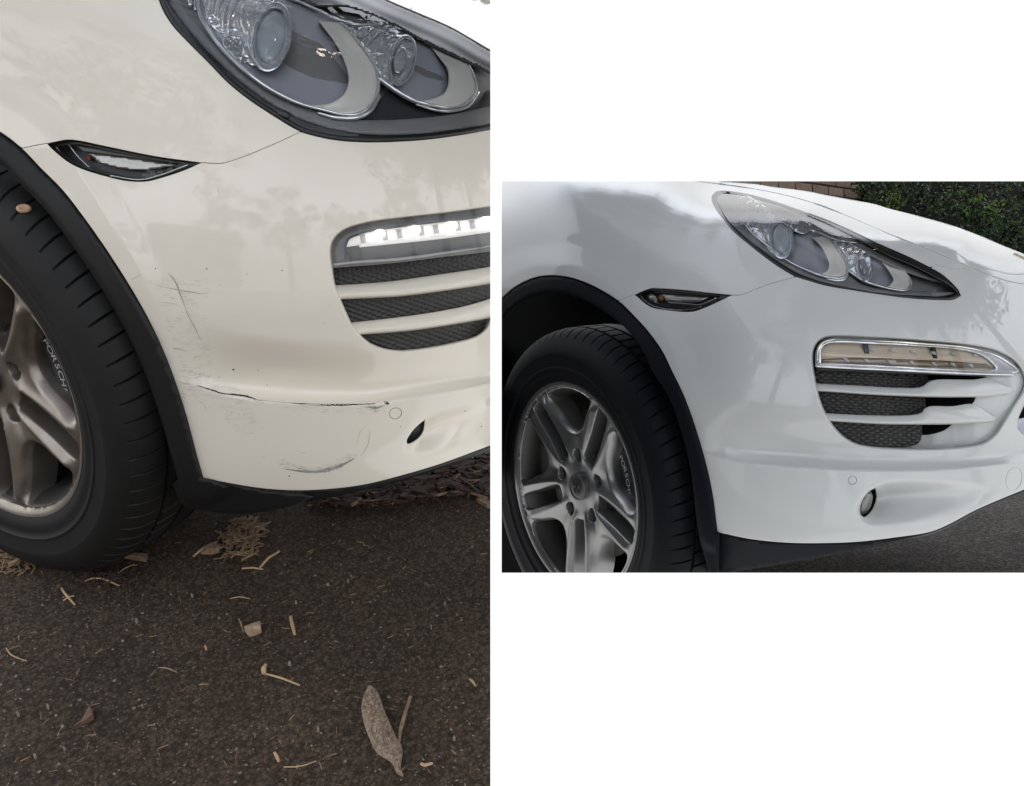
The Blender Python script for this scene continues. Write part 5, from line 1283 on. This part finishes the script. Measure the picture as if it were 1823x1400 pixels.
# daytime lamp, off
drlR = empty('daytime_running_lamp', tuple(PR.pt([(1630, 635)], .02)[0])); drlR.parent = carR; drlR.location = Vector(ORIGIN[drlR.name]) - Vector(ORIGIN[carR.name]); drlR['label'] = 'unlit daytime running lamp'
DO = [(1452, 653, 1), (1453, 626), (1463, 608.6), (1486, 601), (1552.6, 603), (1641, 609.7), (1729.5, 617.5), (1773.7, 627), (1804.6, 645), (1819, 657), (1819, 664), (1806.8, 668, 1), (1685, 666), (1574.7, 659.5)]
DI = [(1461.5, 648, 1), (1462, 622), (1468, 614), (1477.5, 610.5), (1552.6, 612), (1641, 616.4), (1718.4, 624), (1750, 634), (1768, 649), (1773.7, 656), (1762, 660, 1), (1641, 655), (1508.4, 649)]
doR, diR = catmull(DO, True, 4), catmull(DI, True, 4)
patch(PR, 'grille_backing', catmull([(1446, 655, 1), (1444, 625), (1452, 608), (1475, 597), (1552, 599), (1729, 613), (1775, 624), (1800, 636, 1), (1760, 640), (1700, 669, 1), (1448, 662, 1)], True, 6), [], M['gloss'], carR, off=.028, sp=12, skirt=((0, .03),), kink=False)
patch(PR, 'lamp_surround', doR, [diR], M['chromes'], drlR, off=lambda V: .020 - .012 * np.clip(distpoly(V, doR) / 5, 0, 1), sp=3, kink=False)
warm = mat('lamp_brick_reflection', (.80, .66, .50), .25, metal=0.2)  # beige base colour stands in for brick reflected in the lamp
patch(PR, 'lamp_floor', diR, [], warm, drlR, off=.019, sp=4, skirt=None, kink=False, extra=lambda V: .004 * np.cos((V[:, 1] - (608 + (V[:, 0] - 1460) * .055)) * .16))
tube(PR, 'lamp_edge', [(1456, 645), (1457, 624), (1464, 612), (1480, 606), (1552, 607.5), (1641, 612.5), (1720, 620), (1755, 630), (1785, 652), (1795, 662)], .0034, mat('lamp_edge_bright', (.93, .86, .74), .12, metal=1.0), drlR, off=.014, kink=False)
tube(PR, 'lamp_edge', [(1453, 652), (1508, 655), (1641, 661), (1762, 666), (1806, 667)], .0024, M['chrome'], drlR, off=.008, kink=False)
tube(PR, 'lamp_edge', [(1462, 647.5), (1508, 650.5), (1641, 656.5), (1762, 661), (1772, 658)], .0012, M['chrome'], drlR, off=.015, kink=False)
patch(PR, 'lower_strip', catmull([(1464, 640, 1), (1510, 637), (1641, 641), (1760, 650), (1765, 656, 1), (1641, 653), (1510, 647), (1464, 645, 1)], True, 5), [], mat('lamp_brown_strip', (.26, .19, .13), .2, metal=.4, coat=.6), drlR, off=.0145, sp=6, skirt=((0, .008),), kink=False)
tube(PR, 'light_bar', [(1466, 627), (1552, 632), (1641, 638), (1755, 647)], .0016, warm, drlR, off=.0125, kink=False)
for i, x in enumerate([1582, 1619, 1690, 1730, 1545, 1655]):
    y = 621.5 + (x - 1560) * .055
    patch(PR, 'reflector_cell', cat([(x, y), (x + 9, y - 1), (x + 13, y + 6), (x + 4, y + 4)]), [], M['letter'], drlR, off=.0150, sp=6, skirt=((0, .005),), kink=False, bulge=.003, bulge_r=4)
for i, x in enumerate([1500, 1537, 1578, 1617, 1656, 1690, 1722]):
    y = 640 + (x - 1560) * .045
    patch(PR, 'reflector_cell', cat([(x, y), (x + 8, y + .5), (x + 13, y + 8), (x + 4, y + 5)]), [], M['letter'], drlR, off=.0120, sp=6, skirt=((0, .005),), kink=False, bulge=.002, bulge_r=4)
for (x0, x1) in ((1534, 1548), (1656, 1669)):
    y = 606 + (x0 - 1460) * .06
    patch(PR, 'lamp_post', cat([(x0, y), (x1 - 3, y + 1), (x1, y + 22), (x0 + 5, y + 20)]), [], M['dark'], drlR, off=.0150, sp=8, skirt=((0, .006),), kink=False)
patch(PR, 'lamp_lens', doR, [], M['lens'], drlR, off=.0, sp=6, skirt=None, kink=False)
# fog lamp
fR = empty('fog_lamp', tuple(PR.pt([(1545, 895)], .03)[0])); fR.parent = carR; fR.location = Vector(ORIGIN[fR.name]) - Vector(ORIGIN[carR.name])
patch(PR, 'fog_housing', ell(1545, 895, 24, 34, 22, 30), [], M['gloss'], fR, off=.100, sp=8, skirt=((0, .03),), kink=False)
patch(PR, 'fog_lens', ell(1539, 896, 12.5, 25, 20, 30), [], mat('fog_glass', (.20, .20, .19), .12, metal=.5, coat=1), fR, off=.040, sp=5, skirt=((.2, .002), (.2, .02)), kink=False, bulge=.010, bulge_r=12)
# air intake at the edge
patch(PR, 'air_intake', catmull([(1900, 690, 1), (1830, 700), (1806, 735), (1802, 760), (1815, 785), (1900, 795, 1)], True, 6), [], M['cavity'], carR, off=.06, sp=12, skirt=None, kink=False)
slat(PR, 'intake_bar', [(1808, 747), (1823, 744), (1900, 740)], [(1811, 765), (1824, 777), (1900, 785)], carR, .022, 1.0, mat('intake_blue_grey', (.32, .36, .42), .3, coat=.5))
tube(PR, 'hood_badge', [(1806, 452.5), (1815, 456), (1840, 468)], .003, mat('badge_edge', (.25, .2, .12), .3, metal=.8), carR, off=-.002)

# ---------------------------------------------------------------- ground, wall, hedge behind the clean car
def Rq(uv, D): return PR.atdepth(np.array(uv, float), D)
gz = -.09
Cc = -MR.T @ TR
gx = np.array([[-7, gz, -7], [3.0, gz, -7], [3.0, gz, 1.3], [-7, gz, 1.3]]); gx2 = gx.copy(); gx2[:, 1] -= .12
drv = mk('driveway', PR.car(np.concatenate([gx, gx2])), [(0, 1, 2, 3), (4, 7, 6, 5), (0, 4, 5, 1), (1, 5, 6, 2), (2, 6, 7, 3), (3, 7, 4, 0)], M['asphaltR'], None, PR.planes, smooth=False)
tag(drv, 'coarse grey speckled driveway under the clean car', kind='structure')
# brick wall: through a point behind the bonnet, running away to the right
p0 = np.array([(1400 - CU) / FOC, -(330 - CV) / FOC, -1.]) * 7.0       # camera space
dirc = np.array([1.33, 0, -1.]); 
upc = MR[:, 1]
dirc = dirc - (dirc @ upc) * upc; dirc /= np.linalg.norm(dirc)
nrm = np.cross(dirc, upc); nrm /= np.linalg.norm(nrm)
if nrm @ p0 > 0: nrm = -nrm
BL, BH, BD, MJ = .230, .076, .09, .010
def wallpt(s, h, d): return cam2world(p0 + s * dirc + h * upc + d * nrm)
wv = empty('brick_wall', tuple(wallpt(0, -1.6, 0)), label='tan brick wall behind the clean car bonnet, left of the hedge', cat='wall')
brm = [mat('brick_tan_%d' % i, c, .85, bump=(60, .5, .006), noise=(14, .6, c2)) for i, (c, c2) in enumerate([((.24, .165, .115), (.17, .115, .08)), ((.27, .185, .13), (.20, .135, .095)), ((.20, .135, .095), (.15, .095, .07))])]
mort = mat('mortar', (.10, .085, .07), .9, bump=(80, .5, .004))
mv = [wallpt(s, h, d) for d in (-.014, -.12) for (s, h) in ((-1.5, -1.6), (4.5, -1.6), (4.5, .5), (-1.5, .5))]
mk('mortar', mv, [(0, 1, 2, 3), (4, 7, 6, 5), (0, 4, 5, 1), (2, 6, 7, 3)], mort, wv, PR.planes, smooth=False)
nb_ = 0
brick_mesh = None
for row in range(-9, 6):
    for k in range(-7, 16):
        s0 = k * (BL + MJ) + (.12 if row % 2 else 0); h0 = row * (BH + MJ)
        pc = p0 + s0 * dirc + h0 * upc
        u, v = CU + FOC * pc[0] / -pc[2], CV - FOC * pc[1] / -pc[2]
        if v < 296 or v > 420 or u > 1720 or u < 1230: continue
        a, b, c_ = BL / 2, BH / 2, .006 + .003 * rng.rand()
        V = [wallpt(s0 + sx * (a - (0 if d < 0 else .004)), h0 + sh * (b - (0 if d < 0 else .004)), d) for d in (c_, -.05) for (sx, sh) in ((-1, -1), (1, -1), (1, 1), (-1, 1))]
        mk('brick', V, [(0, 1, 2, 3), (0, 4, 5, 1), (1, 5, 6, 2), (2, 6, 7, 3), (3, 7, 4, 0)], brm[rng.randint(3)], wv, PR.planes, smooth=False)
# hedge in front of the wall
hb = empty('hedge', tuple(wallpt(2.2, -1.6, .6)), label='dark green leafy hedge behind the clean car bonnet at the right edge', cat='hedge')
leafm = [mat('hedge_leaf_%d' % i, c, .5, spec=.15) for i, c in enumerate([(.016, .034, .009), (.030, .066, .013), (.085, .15, .018), (.008, .016, .006)])]
def leaves(name, centres, radii, n_each, size, mats_, parent, planes, weights, org=None, upv=None):
    V = []; F = []; mi = []
    for c, r in zip(centres, radii):
        wgt = rng.choice(len(mats_), p=weights)
        for i in range(n_each):
            p = rng.randn(3); p /= np.linalg.norm(p); p *= r * rng.rand() ** .35
            q = c + p
            t = rng.randn(3); t /= np.linalg.norm(t); b2 = np.cross(t, rng.randn(3)); b2 /= np.linalg.norm(b2)
            s = size * (.6 + .8 * rng.rand()); bb = len(V)
            V += [q - t * s, q + b2 * s * .42, q + t * s, q - b2 * s * .42]
            F.append((bb, bb + 1, bb + 2, bb + 3))
            mi.append(wgt if rng.rand() < .7 else rng.choice(len(mats_), p=weights))
    return mk(name, V, F, mats_[0], parent, planes, False, mats=mats_, fmat=mi)
cs = []; rs_ = []
while len(cs) < 470:
    s0, h0, d0 = rng.uniform(-.9, 6.0), rng.uniform(-1.3, .9), rng.uniform(.15, 1.0)
    if s0 < .35 - .95 * d0 + .25 * rng.rand() + .12 * math.sin(h0 * 5): continue
    cs.append(np.array(wallpt(s0, h0, d0))); rs_.append(rng.uniform(.07, .17))
leaves('foliage', cs, rs_, 90, .021, leafm, hb, PR.planes, [.38, .22, .07, .33])
Vt = []; Ft = []
twm = mat('hedge_twig', (.07, .045, .03), .8)
for i in range(150):
    a = p0 + rng.uniform(1.5, 6) * dirc + rng.uniform(-1.4, .2) * upc + rng.uniform(.1, .7) * nrm
    d = upc * rng.uniform(.3, 1) + dirc * rng.randn() * .5 + nrm * rng.randn() * .3; d /= np.linalg.norm(d); L_ = rng.uniform(.3, .8)
    pts = [a, a + d * L_ * .5 + rng.randn(3) * .04, a + d * L_ + rng.randn(3) * .06]
    for j in range(2):
        b = len(Vt); r0_ = .005 * (1 - .4 * j)
        for p in (pts[j], pts[j + 1]):
            for k in range(3):
                an = 2 * math.pi * k / 3; Vt.append(cam2world(p + r0_ * (math.cos(an) * dirc + math.sin(an) * nrm)))
        Ft += [(b + k, b + (k + 1) % 3, b + 3 + (k + 1) % 3, b + 3 + k) for k in range(3)]
mk('twig', Vt, Ft, twm, hb, PR.planes, False)['kind'] = 'stuff'
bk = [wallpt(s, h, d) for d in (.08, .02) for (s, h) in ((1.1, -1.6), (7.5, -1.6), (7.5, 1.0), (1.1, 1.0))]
mk('hedge_shade_slab', bk, [(0, 1, 2, 3), (4, 7, 6, 5), (0, 4, 5, 1), (2, 6, 7, 3)], mat('hedge_depth', (.010, .012, .007), .9, spec=.1), hb, PR.planes, smooth=False)  # plain near-black slab stands in for the shaded depth behind the leaves

# ================================================================== what stands behind the photographer (seen in the paint and lamps); leaning trees and drive added for light
house = empty('brick_house', (-2.5, -10.8, 0), label='low tan brick house behind the camera, reflected in the white paint', cat='house')
hm = asphalt_mat('house_brick', (.36, .27, .20), (.46, .35, .26), 9, 30, .2)
def boxm(x0, x1, y0, y1, z0, z1):
    return [(x0, y0, z0), (x1, y0, z0), (x1, y1, z0), (x0, y1, z0), (x0, y0, z1), (x1, y0, z1), (x1, y1, z1), (x0, y1, z1)], [(0, 3, 2, 1), (4, 5, 6, 7), (0, 1, 5, 4), (1, 2, 6, 5), (2, 3, 7, 6), (3, 0, 4, 7)]
def bx(name, dims, m_, parent): V, F = boxm(*dims); return mk(name, V, F, m_, parent, (), False)
drive = mk('bounce_drive', [(-9, -9, .004), (7, -9, .004), (7, -3.6, .004), (-9, -3.6, .004)], [(0, 1, 2, 3)], mat('pale_concrete', (.52, .48, .42), .8, noise=(3, .6, (.44, .40, .35)), bump=(60, .3, .003)), None, (), False)  # unseen pale sheet, added to throw light back onto the lower bumper
tag(drive, 'unseen pale concrete drive added behind the photographer to bounce light onto the bumper', kind='structure')
bx('wall', (-7.5, 1.2, -13.5, -10.8, 0, 2.7), hm, house)
V = [(-7.9, -13.9, 2.7), (1.6, -13.9, 2.7), (1.6, -10.3, 2.7), (-7.9, -10.3, 2.7), (-6, -12.1, 3.8), (-.2, -12.1, 3.8)]
mk('roof', V, [(0, 1, 5, 4), (1, 2, 5), (2, 3, 4, 5), (3, 0, 4), (0, 3, 2, 1)], mat('roof_tile', (.10, .06, .05), .7), house, (), False)
for x0 in (-6.2, -3.4, -.4):
    wi = bx('window', (x0, x0 + 1.4, -10.82, -10.74, .9, 2.1), mat('window_frame_white', (.7, .7, .68), .4), house)
    bx('pane', (x0 + .08, x0 + 1.32, -10.745, -10.73, .98, 2.02), mat('window_pane', (.02, .025, .03), .05, spec=1), wi)
tleaf = [mat('tree_leaf_%d' % i, c, .6) for i, c in enumerate([(.035, .06, .02), (.06, .085, .03), (.02, .035, .014)])]
tbark = mat('tree_bark', (.09, .065, .045), .9)
def tree(x, y, h, R_, n, label, lean=(0, 0), cz=.66, vz=.36):
    t = empty('tree', (x, y, 0), label=label, cat='tree', group='trees behind the photographer')
    V = []; F = []; N_ = 9
    for i, (z, r) in enumerate([(0, .22), (h * .3, .15), (h * .6, .10), (h * .9, .04)]):
        for k in range(N_): a = 2 * math.pi * k / N_; V.append((x + lean[0] * (z / h) ** 2 + .1 * math.sin(i * 2 + x) + r * math.cos(a), y + lean[1] * (z / h) ** 2 + r * math.sin(a), z))
    for i in range(3):
        for k in range(N_): F.append((i * N_ + k, i * N_ + (k + 1) % N_, (i + 1) * N_ + (k + 1) % N_, (i + 1) * N_ + k))
    mk('trunk', V, F, tbark, t)
    cs, rr = [], []
    for i in range(n):
        p = rng.randn(3); p /= np.linalg.norm(p); p *= rng.rand() ** .4
        cs.append(np.array([x + lean[0] + p[0] * R_, y + lean[1] + p[1] * R_, h * cz + p[2] * h * vz])); rr.append(R_ * rng.uniform(.12, .26))
    leaves('crown', cs, rr, 80, .115, tleaf, t, (), [.45, .3, .25])
tree(-1.7, -5.4, 10.4, 2.9, 62, 'tallest leafy tree, standing between the drive and the house behind the photographer')
tree(5.2, -.4, 5.2, 3.3, 170, 'added unseen broad leaning tree whose low crown shades the clean car', (-2.6, 1.7), .72, .26)  # out of view, put in to dim the clean car's upper panels
tree(7.0, 2.0, 6.6, 3.3, 150, 'added unseen leaning tree to the right of the clean car, its crown shading the bonnet', (-1.8, 1.2), .68, .28)  # also added out of view, keeps sky light off the bonnet
tree(6.6, 5.6, 8.2, 3.6, 150, 'added unseen tall leaning tree beyond the bonnet, shading it from farther right of the hedge', (-2.6, 1.0), .66, .26)  # another added shade tree out of view, cuts sky light from the right
for i, (x, y, h, R_, n, lb) in enumerate([(-10.5, -9.5, 8.5, 2.8, 60, 'leafy tree at the left end of the house'), (.4, -15, 9.8, 3.0, 60, 'leafy tree behind the right end of the house'),
        (4.2, -10.5, 7.6, 2.6, 64, 'bushy tree standing right of the house'), (9.0, -9.0, 7.0, 2.6, 60, 'rounded tree at the far right of the yard'), (10.5, -3.0, 7.4, 2.6, 55, 'tree standing beside the yard on the right')]):
    tree(x, y, h, R_, n, lb)
